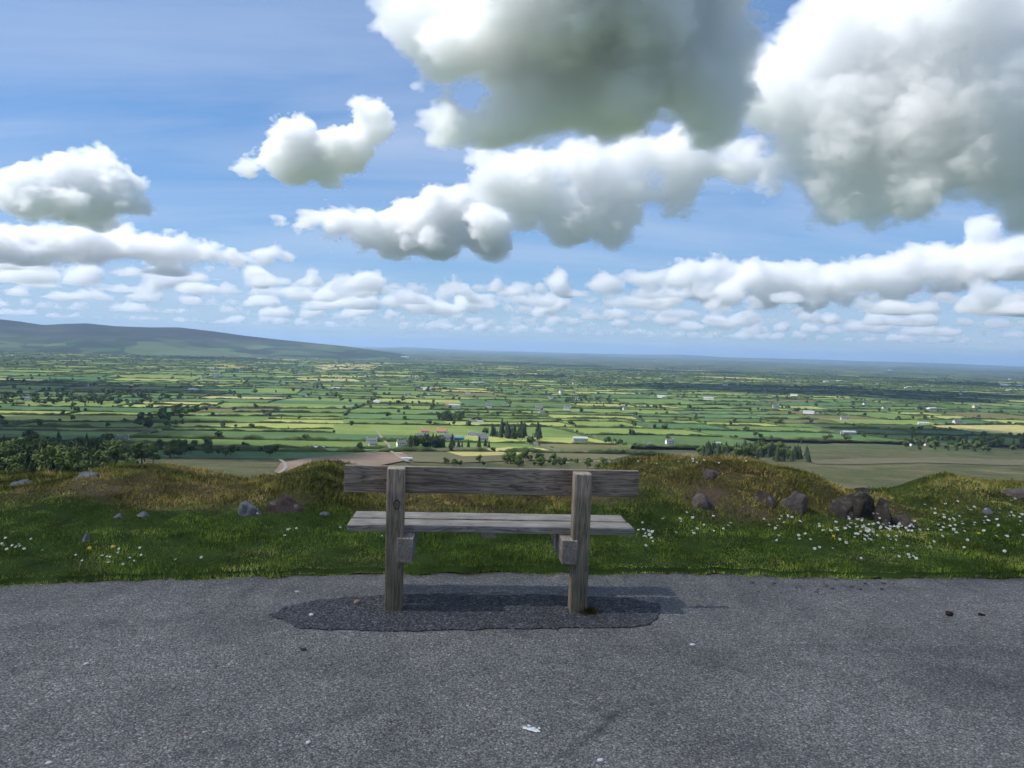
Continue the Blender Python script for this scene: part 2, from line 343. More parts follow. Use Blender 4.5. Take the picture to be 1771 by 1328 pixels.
cloud([(-60, 425, 50), (10, 428, 44), (60, 425, 40), (110, 422, 38), (160, 424, 36), (210, 428, 34), (260, 428, 34), (310, 430, 32), (350, 435, 28), (400, 442, 24), (450, 442, 18), (500, 440, 12)], (200, 468), 'long flat grey cumulus band on the left', 7, 2.8, extra=16, zs=0.85, vox=10)
cloud([(1160, 480, 24), (1200, 472, 28), (1240, 458, 30), (1290, 478, 34), (1340, 482, 34), (1390, 482, 36), (1450, 475, 36), (1500, 470, 36), (1550, 465, 38), (1620, 455, 42), (1700, 450, 46), (1780, 445, 50), (1200, 505, 26), (1250, 508, 28), (1330, 515, 26), (1400, 515, 26), (1460, 515, 24), (1540, 505, 24), (1650, 492, 26)], (1400, 543), 'long low cumulus bank across the right with bright tops', 8, 2.4, extra=26, zs=0.85, vox=8)
# rows of small flat cumulus massed along the horizon, one behind the other
r5 = random.Random(21)
def cloud_row(el, rp, gap, label, seed, dens):
    r = random.Random(seed); x = -330.0; L = []; y0 = lambda x_: 604 + 0.03 * (x_ - 885) - el
    while x < 2100:
        n = r.randint(4, 22); big = r.uniform(0.5, 1.3)
        for i in range(n):
            rr_ = rp * big * r.uniform(0.45, 1.35); L.append((x, y0(x) - rr_ * r.uniform(0.1, 0.8), rr_)); x += rr_ * r.uniform(0.6, 1.5)
        x += rp * r.uniform(0.0, gap)
    d0 = ray(885, y0(885)); hd = ALT / d0.z * math.hypot(d0.x, d0.y); S = []
    for (px, py, q_) in L:
        d = ray(px, py); k = hd / math.hypot(d.x, d.y); c = CAM + d * k; S += puffs(c + Vector((0, r.uniform(-3, 3) * q_ / F * k, 0)), q_ / F * k, r, 3, 0.6)
    me = cloud_mesh(S, rp / F * hd, CAM.z + ALT, dens, 3.6, 0.55, 1.25, seed); tag(stuff(link('horizon_clouds', me)), label, 'clouds')
cloud_row(96, 25, 0.5, 'uppermost row of small cumulus over the plain', 9, 2.6)
cloud_row(76, 27, 0.2, 'second row of small cumulus over the plain', 10, 2.6)
cloud_row(57, 20, 0.2, 'third row of small cumulus over the plain', 13, 2.4)
cloud_row(42, 15, 0.2, 'fourth row of tiny cumulus near the horizon', 11, 2.0)
cloud_row(29, 10, 0.2, 'lowest row of tiny cumulus just above the horizon', 12, 1.6)
# clouds out of the frame: over the viewpoint (which lies in their shade) and round the rest of the sky
def sky_cloud(x, y, R_, label, seed, dens=3.0, group='clouds around the rest of the sky'):
    r = random.Random(seed); S = puffs(Vector((x, y, ALT + R_ * 0.3)), R_ * 0.5, r, 4)
    for _ in range(9): S += puffs(Vector((x + r.uniform(-1, 1) * R_, y + r.uniform(-0.8, 0.8) * R_, ALT + R_ * r.uniform(0.15, 0.4))), R_ * r.uniform(0.3, 0.5), r, 4)
    finish(S, R_ * 0.4, CAM.z + ALT, label, dens, 4.0, 1.0, group, 1.0, seed)
def shade(gx, gy, zg=-160.0): k = (ALT - zg) / SUN_DIR.z; return gx + SUN_DIR.x * k, gy + SUN_DIR.y * k
sky_cloud(*shade(0, 0, 0), 620, 'thin grey cumulus high on the left, shading the viewpoint', 31, 0.85, None)
for i, (gx, gy, R_, lab) in enumerate(((-900, 1150, 520, 'cumulus just beyond the left edge of the view'), (1500, 1500, 700, 'nearer cumulus high above the top of the view'), (-2600, 2600, 650, 'cumulus well beyond the left edge of the view'),
        (-1500, 2500, 600, 'cumulus high beyond the upper left of the view'))):       # ground spots that lie in cloud shade
    sky_cloud(*shade(gx, gy), R_, lab, 40 + i, 1.8, None)
for i in range(12):
    a = math.radians(r5.uniform(60, 300)); d_ = r5.uniform(3500, 9000)
    sky_cloud(d_ * math.sin(a), d_ * math.cos(a), r5.uniform(500, 1000), 'cumulus in the sky behind the viewpoint', 60 + i)
print('clouds', time.time() - T0)

# ------------------------------------------------------------------ terrain heights
_pd = np.array([-1e6, 7, 10, 14, 25, 60, 200, 450, 700, 1000, 1400, 1900, 2600, 4000, 2e5])
_pz = np.array([-0.6, -0.6, -1.3, -2.6, -5.5, -14, -44, -82, -107, -130, -151, -164, -169, -170, -170])
def zv(x, y):
    x = np.asarray(x, float); y = np.asarray(y, float)
    z = 0
    for k in (0.92, 1.0, 1.08): z = z + np.interp(y * k, _pd, _pz) / 3
    z = z + sstep(150, 700, y) * 2.5 * fbm(x / 260, y / 260, 3, 5) + sstep(1200, 3000, y) * 9 * fbm(x / 1500, y / 1500, 3, 9)
    z = z + sstep(9000, 20000, y) * 45 * fbm(x / 6000, y / 6000, 3, 21)
    z = np.where(y < -25, z + (-25 - y) * 0.16, z)
    return z
def ground_hit(px, py, dz=0.0):
    d = ray(px, py); k = np.geomspace(200, 60000, 900)
    X = CAM.x + d.x * k; Y = CAM.y + d.y * k; Z = CAM.z + d.z * k
    h = zv(X, Y) + dz
    idx = np.nonzero(Z < h)[0]
    i = idx[0] if len(idx) else len(k) - 1
    j = max(i - 1, 0); a, b_ = Z[j] - h[j], Z[i] - h[i]; t = a / (a - b_) if a != b_ else 0.0
    return Vector((X[j] + (X[i] - X[j]) * t, Y[j] + (Y[i] - Y[j]) * t, h[j] - dz + (h[i] - h[j]) * t))
def px_of(p):
    v = ROT.transposed() @ (Vector(p) - CAM)
    return W / 2 + F * v.x / -v.z, H / 2 - F * v.y / -v.z
def moor(x, y):      # 1 where the ground is open moor rather than farmed
    x = np.asarray(x, float); y = np.asarray(y, float)
    az = x / np.maximum(y, 1)
    lim = 900 + 330 * sstep(0.02, 0.12, az) + 260 * sstep(0.3, 0.42, az) - 120 * sstep(0.05, 0.4, -az) + 60 * fbm(x / 200, y / 200, 2, 3)
    return 1 - sstep(lim - 30, lim + 30, y)
FIELD_FAR = 8200.0

# ground sheet: polar grid out past the horizon
rr = np.concatenate([[0.0], np.geomspace(3, 90000, 330)])
ang = np.radians(np.concatenate([np.arange(-46, 46, 0.5), np.arange(46, 314, 4)]))
RR, AA = np.meshgrid(rr, ang, indexing='ij')
GX = RR * np.sin(AA); GY = RR * np.cos(AA)
fm = (1 - moor(GX, GY)) * (1 - sstep(FIELD_FAR, FIELD_FAR + 500, GY)) * sstep(300, 600, GY)
GZ = zv(GX, GY) - 6 * fm
nr, na = RR.shape
idx = np.arange(nr * na).reshape(nr, na)
q = np.stack([idx[:-1, :], np.roll(idx, -1, 1)[:-1, :], np.roll(idx, -1, 1)[1:, :], idx[1:, :]], -1).reshape(-1, 4)
me = mesh_np('ground', np.stack([GX, GY, GZ], -1).reshape(-1, 3), q[:, ::-1], smooth=True)
def ground_material():
    m, nt, b = mat_new('ground'); p = pos(nt)
    s = nd(nt, 'ShaderNodeSeparateXYZ'); nt.links.new(p, s.inputs[0])
    # moor and rough grazing
    n = tnoise(nt, p, 0.02, 7, 0.65, 0.5)
    moorc = ramp(nt, n, [(0.3, (0.028, 0.036, 0.014)), (0.45, (0.05, 0.058, 0.022)), (0.58, (0.075, 0.07, 0.032)), (0.7, (0.12, 0.095, 0.06))])
    n2 = tnoise(nt, p, 0.25, 5, 0.7)
    moorc = mix(nt, 1.0, moorc, ramp(nt, n2, [(0.3, (0.6, 0.6, 0.6)), (0.7, (1.3, 1.3, 1.3))]), 'MULTIPLY')
    # far farmland seen too small to split: patchwork cells with hedge lines and woods
    mpn = nd(nt, 'ShaderNodeMapping'); mpn.inputs['Scale'].default_value = (1 / 420, 1 / 330, 0); mpn.inputs['Rotation'].default_value = (0, 0, 0.25); nt.links.new(p, mpn.inputs[0])
    v = nd(nt, 'ShaderNodeTexVoronoi', {'Scale': 1.0}); nt.links.new(mpn.outputs[0], v.inputs['Vector'])
    sc_ = nd(nt, 'ShaderNodeSeparateColor'); nt.links.new(v.outputs['Color'], sc_.inputs[0])
    fc = ramp(nt, sc_.outputs[0], [(0.0, (0.032, 0.05, 0.024)), (0.35, (0.052, 0.08, 0.032)), (0.6, (0.075, 0.105, 0.04)), (0.85, (0.12, 0.14, 0.06)), (0.97, (0.18, 0.165, 0.10))])
    v2 = nd(nt, 'ShaderNodeTexVoronoi', {'Scale': 1.0}, feature='DISTANCE_TO_EDGE'); nt.links.new(mpn.outputs[0], v2.inputs['Vector'])
    fc = mix(nt, ramp(nt, v2.outputs['Distance'], [(0.05, (1, 1, 1)), (0.12, (0, 0, 0))]), fc, (0.018, 0.03, 0.014))
    wd = tnoise(nt, p, 0.0009, 8, 0.68)
    fc = mix(nt, ramp(nt, wd, [(0.52, (0, 0, 0)), (0.6, (0.85, 0.85, 0.85))]), fc, (0.02, 0.032, 0.016))
    far = ramp(nt, math_(nt, 'DIVIDE', s.outputs['Y'], 20000.0), [(0.06, (0, 0, 0)), (0.09, (1, 1, 1))])
    c = mix(nt, far, moorc, fc)
    nt.links.new(c, b.inputs['Base Color']); b.inputs['Roughness'].default_value = 0.95; b.inputs['Specular IOR Level'].default_value = 0.1
    return m
ground = struct(link('ground', me, None, ground_material()))

# ------------------------------------------------------------------ asphalt, patch, grass bank
edge_px = [(-900, 1045), (-300, 1022), (0, 1012), (200, 1004), (450, 996), (850, 990), (1100, 994), (1400, 997), (1771, 1003), (2200, 1012), (2700, 1024)]
_e = [at_z(x, y) for x, y in edge_px]
ex = np.array([p.x for p in _e]); ey = np.array([p.y for p in _e])
def y_edge(x):
    x = np.asarray(x, float)
    return np.interp(x, ex, ey) + 0.09 * fbm(x * 1.3, x * 0 + 3.3, 3, 40) + 0.035 * vnoise(x * 7, x * 0, 41) + 0.02 * vnoise(x * 21, x * 0, 42)
xs = np.linspace(-11, 11, 441); ye = y_edge(xs)
rows = np.concatenate([np.array([-30.0, -10, 0, 2, 3, 4]), ])
co = []
for r in rows: co += [(x, r, 0.0) for x in xs]
co += [(x, y + 0.06, 0.0) for x, y in zip(xs, ye)]
co += [(x, y + 0.10, -0.08) for x, y in zip(xs, ye)]
n = len(xs); k = len(rows) + 2
idx = np.arange(n * k).reshape(k, n)
q = np.stack([idx[:-1, :-1], idx[:-1, 1:], idx[1:, 1:], idx[1:, :-1]], -1).reshape(-1, 4)
asphalt_m = asphalt_mat('asphalt', 120.0, (0.098, 0.092, 0.085), (0.178, 0.170, 0.158), (0.29, 0.28, 0.262), streaks=[(*at_z(940, 1318).to_2d(), *at_z(1110, 1232).to_2d(), 0.05, 0.75), (*at_z(150, 1330).to_2d(), *at_z(820, 1190).to_2d(), 0.10, 0.35), (*at_z(1250, 1110).to_2d(), *at_z(1900, 1140).to_2d(), 0.12, 0.3), (*at_z(-100, 1090).to_2d(), *at_z(420, 1070).to_2d(), 0.10, 0.3), (*at_z(1180, 1010).to_2d(), *at_z(1700, 1022).to_2d(), 0.10, 0.35)])
road = struct(link('asphalt_road', mesh_np('asphalt_road', co, q), None, asphalt_m))

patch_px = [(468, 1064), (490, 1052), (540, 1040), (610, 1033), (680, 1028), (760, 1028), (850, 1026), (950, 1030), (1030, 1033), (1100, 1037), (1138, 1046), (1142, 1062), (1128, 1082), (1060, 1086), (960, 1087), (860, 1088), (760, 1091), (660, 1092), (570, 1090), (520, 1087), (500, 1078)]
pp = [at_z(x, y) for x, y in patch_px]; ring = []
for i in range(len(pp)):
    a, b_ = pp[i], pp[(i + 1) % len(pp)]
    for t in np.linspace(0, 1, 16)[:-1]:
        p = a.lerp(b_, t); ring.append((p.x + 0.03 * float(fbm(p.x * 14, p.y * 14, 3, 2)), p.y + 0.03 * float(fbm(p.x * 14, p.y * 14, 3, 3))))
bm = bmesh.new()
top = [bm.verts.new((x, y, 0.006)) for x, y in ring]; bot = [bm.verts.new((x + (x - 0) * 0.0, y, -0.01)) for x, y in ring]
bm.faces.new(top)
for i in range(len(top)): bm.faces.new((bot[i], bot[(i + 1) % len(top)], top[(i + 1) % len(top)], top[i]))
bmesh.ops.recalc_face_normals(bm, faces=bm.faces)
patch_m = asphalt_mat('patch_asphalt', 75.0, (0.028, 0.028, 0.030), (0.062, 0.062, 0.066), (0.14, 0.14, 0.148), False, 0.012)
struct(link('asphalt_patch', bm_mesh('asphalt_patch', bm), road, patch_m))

crest_px = [(-900, 850), (-200, 850), (0, 850), (40, 838), (90, 836), (150, 818), (220, 808), (300, 810), (350, 822), (400, 838), (470, 834), (505, 812), (560, 803), (595, 806), (640, 835), (700, 846), (800, 849), (900, 846), (980, 836), (1040, 816), (1100, 801), (1160, 797), (1240, 795), (1310, 801), (1360, 812), (1410, 828), (1440, 846), (1520, 856), (1560, 852), (1600, 838), (1640, 826), (1670, 828), (1700, 838), (1771, 840), (2100, 842), (2700, 850)]
CREST_Y = 8.6
_c = [at_y(x, y, CREST_Y) for x, y in crest_px]
cx = np.array([p.x for p in _c]); cz = np.array([p.z for p in _c])
def zb(x, y):
    x = np.asarray(x, float); y = np.asarray(y, float)
    zc = 0
    for o in (-0.12, 0, 0.12): zc = zc + np.interp(x + o, cx, cz) / 3
    e = y_edge(x); yc = CREST_Y
    t = np.clip((y - e) / (yc - e), 0, 1)
    base = 0.035 + 0.10 * t
    mound = sstep(0.30, 0.95, t)
    z = base * (1 - mound) + zc * mound
    z = z + sstep(0.25, 0.6, t) * (0.07 * fbm(x * 1.4, y * 1.4, 3, 60)) * (1 - 0.75 * sstep(0.8, 1, t)) + 0.10 * sstep(0.2, 0.5, t) * (1 - 0.7 * sstep(0.85, 1, t)) * np.abs(fbm(x * 2.6, y * 2.6, 3, 63)) + 0.016 * fbm(x * 6, y * 6, 2, 66)
    back = np.maximum(y - yc - 0.25, 0)
    return z - 0.42 * back - 0.10 * back ** 2 + np.where(y < e + 0.04, -0.03, 0)
xs = np.arange(-11, 11.001, 0.06); tt = np.linspace(0, 1, 75)
XX = np.repeat(xs[None, :], len(tt), 0); E_ = y_edge(xs)
YY = E_[None, :] + (11.8 - E_[None, :]) * tt[:, None]
ZZ = zb(XX, YY)
k, n = XX.shape; idx = np.arange(n * k).reshape(k, n)
q = np.stack([idx[:-1, :-1], idx[:-1, 1:], idx[1:, 1:], idx[1:, :-1]], -1).reshape(-1, 4)
def bank_zone(x, y):
    """0 = green turf, 1 = brown heath"""
    e = y_edge(x); t = np.clip((y - e) / (CREST_Y - e), 0, 1.3)
    s = sstep(0.42, 0.72, t + 0.28 * fbm(x * 0.9, y * 0.9, 3, 80))
    right = sstep(3.3, 3.9, x) * (1 - sstep(5.6, 6.2, x))         # the greener mound beside the rocks
    return np.clip(s * (1 - 0.7 * right), 0, 1)
bank_me = mesh_np('grass_bank', np.stack([XX, YY, ZZ], -1).reshape(-1, 3), q, smooth=True)
ca = bank_me.color_attributes.new('Col', 'FLOAT_COLOR', 'POINT')
zz = bank_zone(XX, YY).ravel(); nn = fbm(XX * 5, YY * 5, 4, 90).ravel()
g0 = np.array([0.024, 0.042, 0.010]); g1 = np.array([0.060, 0.048, 0.022])
colr = g0 + (g1 - g0) * zz[:, None]; colr = 1.05 * colr * (1 + 0.7 * nn[:, None])
bare = sstep(0.22, 0.4, fbm(XX * 1.1 + 7, YY * 1.6, 3, 95)).ravel() * zz
colr = colr + (np.array([0.11, 0.075, 0.055]) - colr) * (0.8 * bare[:, None])
ca.data.foreach_set('color', np.concatenate([colr, np.ones((len(colr), 1))], 1).astype(np.float32).ravel())
bank = struct(link('grass_bank', bank_me, None, attr_mat('bank_soil', 0.95)))

# grass blades and heath sprigs
rng = np.random.default_rng(4)
def blades(npts, xr, sel, hgt, wid, cols, seed, lean=0.7):
    r = np.random.default_rng(seed)
    x = r.uniform(*xr, npts); e = y_edge(x); y = e - 0.03 - 0.06 * np.clip(vnoise(x * 5, x * 0, 44), 0, 1) * r.uniform(0, 1, npts) + r.uniform(0, 1, npts) ** 1.05 * (CREST_Y + 0.75 - e)
    z_ = bank_zone(x, y); keep = r.uniform(0, 1, npts) < sel(x, y, z_); x, y, z_ = x[keep], y[keep], z_[keep]; n = len(x)
    z = np.maximum(zb(x, y), 0.004) - 0.004 * (y > e[keep])
    clump = np.clip(0.5 + 1.1 * fbm(x * 3.2, y * 3.2, 4, 101), 0, 1)
    h = hgt[0] + (hgt[1] - hgt[0]) * r.uniform(0, 1, n) ** 1.7 * (0.15 + 1.6 * clump ** 1.6)
    a = r.uniform(0, 2 * np.pi, n); b = r.uniform(0, 2 * np.pi, n); l = lean * r.uniform(0.1, 1, n) * h
    w = wid * r.uniform(0.6, 1.4, n)
    p0 = np.stack([x - np.cos(a) * w, y - np.sin(a) * w, z], -1); p1 = np.stack([x + np.cos(a) * w, y + np.sin(a) * w, z], -1)
    p2 = np.stack([x + np.cos(b) * l, y + np.sin(b) * l, z + h], -1)
    co = np.stack([p0, p1, p2], 1).reshape(-1, 3); f = np.arange(3 * n).reshape(-1, 3)
    pal = np.array(cols); pick = np.clip((r.uniform(0, 1, n) * 0.45 + 0.55 * np.clip(0.5 + 1.3 * fbm(x * 1.7, y * 2.4, 4, 77), 0, 1)) * len(pal), 0, len(pal) - 1).astype(int)
    c = 2.7 * pal[pick] * r.uniform(0.7, 1.3, (n, 1)) * (0.55 + 0.95 * np.clip(0.5 + 1.2 * fbm(x * 4, y * 5, 4, 55), 0, 1))[:, None]
    return co, f, np.repeat(c, 3, 0)
def blade_obj(name, parts, label_kind='stuff'):
    co = np.concatenate([p[0] for p in parts]); off = 0; fs = []
    for p in parts: fs.append(p[1] + off); off += len(p[0])
    me = mesh_np(name, co, np.concatenate(fs))
    ca = me.color_attributes.new('Col', 'FLOAT_COLOR', 'POINT'); c = np.concatenate([p[2] for p in parts])
    ca.data.foreach_set('color', np.concatenate([c, np.ones((len(c), 1))], 1).astype(np.float32).ravel())
    return stuff(link(name, me, None, attr_mat(name, 0.65)))
green_cols = [(0.034, 0.050, 0.008), (0.048, 0.068, 0.010), (0.066, 0.088, 0.013), (0.090, 0.106, 0.018), (0.118, 0.122, 0.026), (0.17, 0.145, 0.05)]
heath_cols = [(0.024, 0.027, 0.008), (0.044, 0.050, 0.012), (0.072, 0.074, 0.016), (0.105, 0.090, 0.022), (0.14, 0.098, 0.030), (0.19, 0.135, 0.055)]
XR = (-8.2, 8.2)
grass = blade_obj('grass', [blades(520000, XR, lambda x, y, z: np.clip(1.15 - z, 0.08, 1), (0.008, 0.032), 0.0030, green_cols, 11)])
tag(grass, 'short green turf along the edge of the asphalt', 'grass')
heath = blade_obj('heath_vegetation', [blades(420000, XR, lambda x, y, z: np.clip(z - 0.05, 0, 1), (0.010, 0.055), 0.0042, heath_cols, 12, 1.1)])
tag(heath, 'brown and olive heath growing over the mounds', 'heath')

# ------------------------------------------------------------------ bench
PL = at_z(679, 1058); PR = at_z(1001, 1060.5)
ux = (PR - PL); SEP = ux.length; yaw = math.atan2(ux.y, ux.x)
mid = (PL + PR) / 2
bench = empty('park_bench', (mid.x, mid.y, 0), yaw)
tag(bench, 'weathered grey wooden bench seen from behind, facing the valley', 'bench')
Mi = (Matrix.Translation(mid) @ Matrix.Rotation(yaw, 4, 'Z')).inverted()
def loc_plane(px, py, Y):       # bench-local point where a pixel's sight line meets local plane y = Y
    o = Mi @ CAM; d = Mi.to_3x3() @ ray(px, py); k = (Y - o.y) / d.y
    return o + d * k
post_m = wood_mat('post_wood', 2, (0.60, 0.475, 0.345), (0.25, 0.19, 0.135), 0.55)
plank_m = wood_mat('plank_wood', 0, (0.42, 0.335, 0.25), (0.14, 0.108, 0.08))
seat_m = wood_mat('seat_wood', 0, (0.44, 0.395, 0.335), (0.20, 0.172, 0.14))
bear_m = wood_mat('bearer_wood', 1, (0.44, 0.37, 0.30), (0.19, 0.16, 0.125))
PW, PD = 0.106, 0.115
zt = loc_plane(686, 810.5, 0).z; zt2 = loc_plane(1008, 820, 0).z
def part(name, dims, m, bev=0.006, rough=0.0, seed=0):
    bm = bmesh.new(); x0, x1, y0, y1, z0, z1 = dims
    cxm, cym, czm = (x0 + x1) / 2, (y0 + y1) / 2, (z0 + z1) / 2
    box(bm, x0 - cxm, x1 - cxm, y0 - cym, y1 - cym, z0 - czm, z1 - czm, bev)
    o = link(name, bm_mesh(name, bm), bench, m); o.location = (cxm, cym, czm); return o
for s, top in ((-1, zt), (1, zt2)):
    o = part('post', (s * SEP / 2 - PW / 2, s * SEP / 2 + PW / 2, 0, PD, -0.05, top), post_m, 0.009)
    o.rotation_euler = (0, math.radians(0.25 * s), 0)
knot_m = plain('knot_wood', (0.16, 0.12, 0.085), 0.8, 0.4, 90); crack_m = plain('knot_crack', (0.02, 0.016, 0.012), 0.9, 0.2, 90)
kp = loc_plane(686.5, 873, 0); bm = bmesh.new(); bmesh.ops.create_circle(bm, cap_ends=True, segments=20, radius=1, matrix=Matrix.Rotation(math.radians(90), 4, 'X') @ Matrix.Diagonal((0.0165, 0.024, 1, 1))); kn = link('knot', bm_mesh('knot', bm), bench.children[0], knot_m)
bm = bmesh.new(); o1 = [bm.verts.new((0.021 * math.cos(a) * (1 + 0.08 * math.sin(3 * a)), 0, 0.030 * math.sin(a))) for a in np.linspace(0, 6.283, 25)[:-1]]; o2 = [bm.verts.new((0.0172 * math.cos(a), 0, 0.0248 * math.sin(a))) for a in np.linspace(0, 6.283, 25)[:-1]]
for i in range(24): bm.faces.new((o1[i], o1[(i + 1) % 24], o2[(i + 1) % 24], o2[i]))
kr = link('knot_ring', bm_mesh('knot_ring', bm), bench.children[0], crack_m); pc = bench.children[0].location
kn.location = (kp.x - pc.x, -PD / 2 - 0.0022, kp.z - pc.z); kr.location = (kp.x - pc.x, -PD / 2 - 0.0016, kp.z - pc.z)
bl = loc_plane(595, 825, PD); br = loc_plane(1105, 840, PD)
btop = loc_plane(850, 810, PD).z; bbot = loc_plane(850, 855.5, PD).z
print('bench sep', SEP, 'tops', zt, zt2, 'back', bl, br, btop, bbot, 'yaw', math.degrees(yaw), 'pos', mid)
part('backrest_plank', (bl.x, br.x, PD + 0.001, PD + 0.048, bbot, btop), plank_m, 0.005)
# seat: two planks with a gap, near edge just past the posts
s0 = PD + 0.03
sl = loc_plane(600, 911, s0); sr = loc_plane(1097, 931, s0)
ztop = loc_plane(850, 911, s0).z; th = 0.042
print('seat', sl, sr, ztop)
part('seat_plank', (sl.x, sr.x, s0, s0 + 0.190, ztop - th, ztop), seat_m, 0.006)
part('seat_plank', (sl.x + 0.004, sr.x - 0.006, s0 + 0.222, s0 + 0.415, ztop - th, ztop + 0.001), seat_m, 0.006)
BZ1 = ztop - th - 0.001; BZ0 = BZ1 - 0.148
bxl = loc_plane(686, 960, -0.012).x; bxr = loc_plane(998, 970, -0.012).x
part('seat_bearer', (bxl, bxl + 0.098, -0.012, s0 + 0.39, BZ0, BZ1), bear_m, 0.006)
part('seat_bearer', (bxr - 0.094, bxr, -0.012, s0 + 0.39, BZ0, BZ1), bear_m, 0.006)
mb = loc_plane(845, 935, s0 + 0.02).x
part('seat_batten', (mb - 0.046, mb + 0.046, s0 + 0.02, s0 + 0.40, BZ1 - 0.034, BZ1), bear_m, 0.004)


# ------------------------------------------------------------------ far hills
def hill_sheet(name, sky_px, dist, depth_front, depth_back, floor_drop, m, seed, amp=1.0, cols=140):
    xs_ = np.linspace(sky_px[0][0], sky_px[-1][0], cols)
    ys_ = np.interp(xs_, [p[0] for p in sky_px], [p[1] for p in sky_px])
    rows_ = np.concatenate([np.linspace(-1, 0, 26), np.linspace(0.08, 1, 8)])
    dirs = np.array([ray(x, y) for x, y in zip(xs_, ys_)]); hz_ = np.hypot(dirs[:, 0], dirs[:, 1]); topz = CAM.z + dirs[:, 2] * dist / hz_
    co = []
    for r in rows_:
        dd = dist + (r * depth_front if r < 0 else r * depth_back); X = dirs[:, 0] / hz_ * dd; Y = dirs[:, 1] / hz_ * dd; base = zv(X, Y) - floor_drop
        t = 1 + r if r < 0 else 1 - r; sh = t ** 1.25 if r < 0 else t
        nz = fbm(X / 900., Y / 1500., 4, seed) * 90 * amp * math.sin(math.pi * t) if r < 0 else 0
        co.append(np.stack([X, Y, base + (topz - base) * sh + nz], -1))
    co = np.concatenate(co)
    k, n = len(rows_), cols; idx = np.arange(n * k).reshape(k, n)
    q = np.stack([idx[:-1, :-1], idx[:-1, 1:], idx[1:, 1:], idx[1:, :-1]], -1).reshape(-1, 4)
    return struct(link(name, mesh_np(name, co, q, True), None, m))
def hill_material():
    m, nt, b = mat_new('hill'); p = pos(nt)
    s = nd(nt, 'ShaderNodeSeparateXYZ'); nt.links.new(p, s.inputs[0])
    n = tnoise(nt, p, 0.0011, 6, 0.6, 0.6)
    up = ramp(nt, n, [(0.35, (0.012, 0.016, 0.014)), (0.5, (0.02, 0.022, 0.018)), (0.6, (0.032, 0.032, 0.024)), (0.72, (0.10, 0.08, 0.065))])
    mpn = nd(nt, 'ShaderNodeMapping'); mpn.inputs['Scale'].default_value = (1 / 330, 1 / 420, 0); nt.links.new(p, mpn.inputs[0])
    v = nd(nt, 'ShaderNodeTexVoronoi', {'Scale': 1.0}); nt.links.new(mpn.outputs[0], v.inputs['Vector'])
    c_ = nd(nt, 'ShaderNodeSeparateColor'); nt.links.new(v.outputs['Color'], c_.inputs[0])
    low = ramp(nt, c_.outputs[0], [(0.2, (0.015, 0.024, 0.015)), (0.5, (0.03, 0.046, 0.022)), (0.9, (0.075, 0.10, 0.04))])
    f = ramp(nt, math_(nt, 'DIVIDE', math_(nt, 'ADD', s.outputs['Z'], math_(nt, 'MULTIPLY', n, 120.0)), 500.0), [(0.0, (1, 1, 1)), (0.16, (0, 0, 0))])
    c = mix(nt, f, up, low)
    nt.links.new(c, b.inputs['Base Color']); b.inputs['Roughness'].default_value = 1.0; b.inputs['Specular IOR Level'].default_value = 0.05
    return m
hm = hill_material()
hill_sheet('hills', [(-500, 560), (-250, 548), (-120, 543), (0, 552), (35, 556), (75, 562), (110, 560), (150, 559), (200, 564), (260, 566), (310, 566), (370, 573), (420, 580), (480, 587), (540, 593), (600, 599), (660, 607), (700, 613)], 12500, 3600, 3500, 25, hm, 31)
hill_sheet('distant_hills', [(600, 609), (660, 602), (700, 600), (760, 603), (800, 606), (830, 608), (900, 608.5), (1000, 611), (1100, 613), (1180, 613), (1260, 618), (1400, 621), (1480, 624), (1600, 627), (1771, 634), (1900, 636), (2300, 650)], 42000, 9000, 6000, 40, hm, 33, 0.4)

# ------------------------------------------------------------------ fields and hedgerows
rnd = random.Random(12)
def warp(u, v):
    u = np.asarray(u, float); v = np.asarray(v, float)
    a = math.radians(12); x = u * math.cos(a) - v * math.sin(a); y = u * math.sin(a) + v * math.cos(a)
    return x + 130 * fbm(x / 900, y / 900, 3, 200), y + 110 * fbm(x / 900, y / 900, 3, 230)
cells, splits = [], []
def split(u0, u1, v0, v1, depth=0):
    x, y = warp((u0 + u1) / 2, (v0 + v1) / 2); x, y = float(x), float(y)
    if y < 500 or y > FIELD_FAR + 400 or abs(x) > 0.80 * y + 700:
        if depth > 9 or (u1 - u0 < 500 and v1 - v0 < 500): return
    w, h = u1 - u0, v1 - v0
    tgt = 205 * (1 + max(0, y - 2500) / 9000) * rnd.uniform(0.75, 1.5)
    if w < tgt * 1.5 and h < tgt: cells.append((u0, u1, v0, v1)); return
    t = rnd.uniform(0.36, 0.64)
    if w / 1.45 > h:
        c = u0 + w * t; splits.append(((c, v0), (c, v1))); split(u0, c, v0, v1, depth + 1); split(c, u1, v0, v1, depth + 1)
    else:
        c = v0 + h * t; splits.append(((u0, c), (u1, c))); split(u0, u1, v0, c, depth + 1); split(u0, u1, c, v1, depth + 1)
split(-9000, 9000, -1500, 11000)
def in_view(x, y, m=60):
    if y < 100: return False
    px, py = px_of((x, y, -150.0)); return -m < px < W + m
FM = [field_mat('field_pasture', (0.0946, 0.1419, 0.0344)), field_mat('field_meadow', (0.1290, 0.1720, 0.0421)), field_mat('field_bright', (0.2150, 0.2408, 0.0650)),
      field_mat('field_crop', (0.0516, 0.1075, 0.0382), 0.6, 0.4), field_mat('field_dark', (0.0602, 0.1032, 0.0306)), field_mat('field_hay', (0.2838, 0.2580, 0.0994)),
      field_mat('field_barley', (0.0731, 0.1333, 0.0421), 0.5, 1.2), field_mat('field_rough', (0.1032, 0.0989, 0.0382))]
FW = [26, 24, 13, 12, 16, 5, 8, 6]
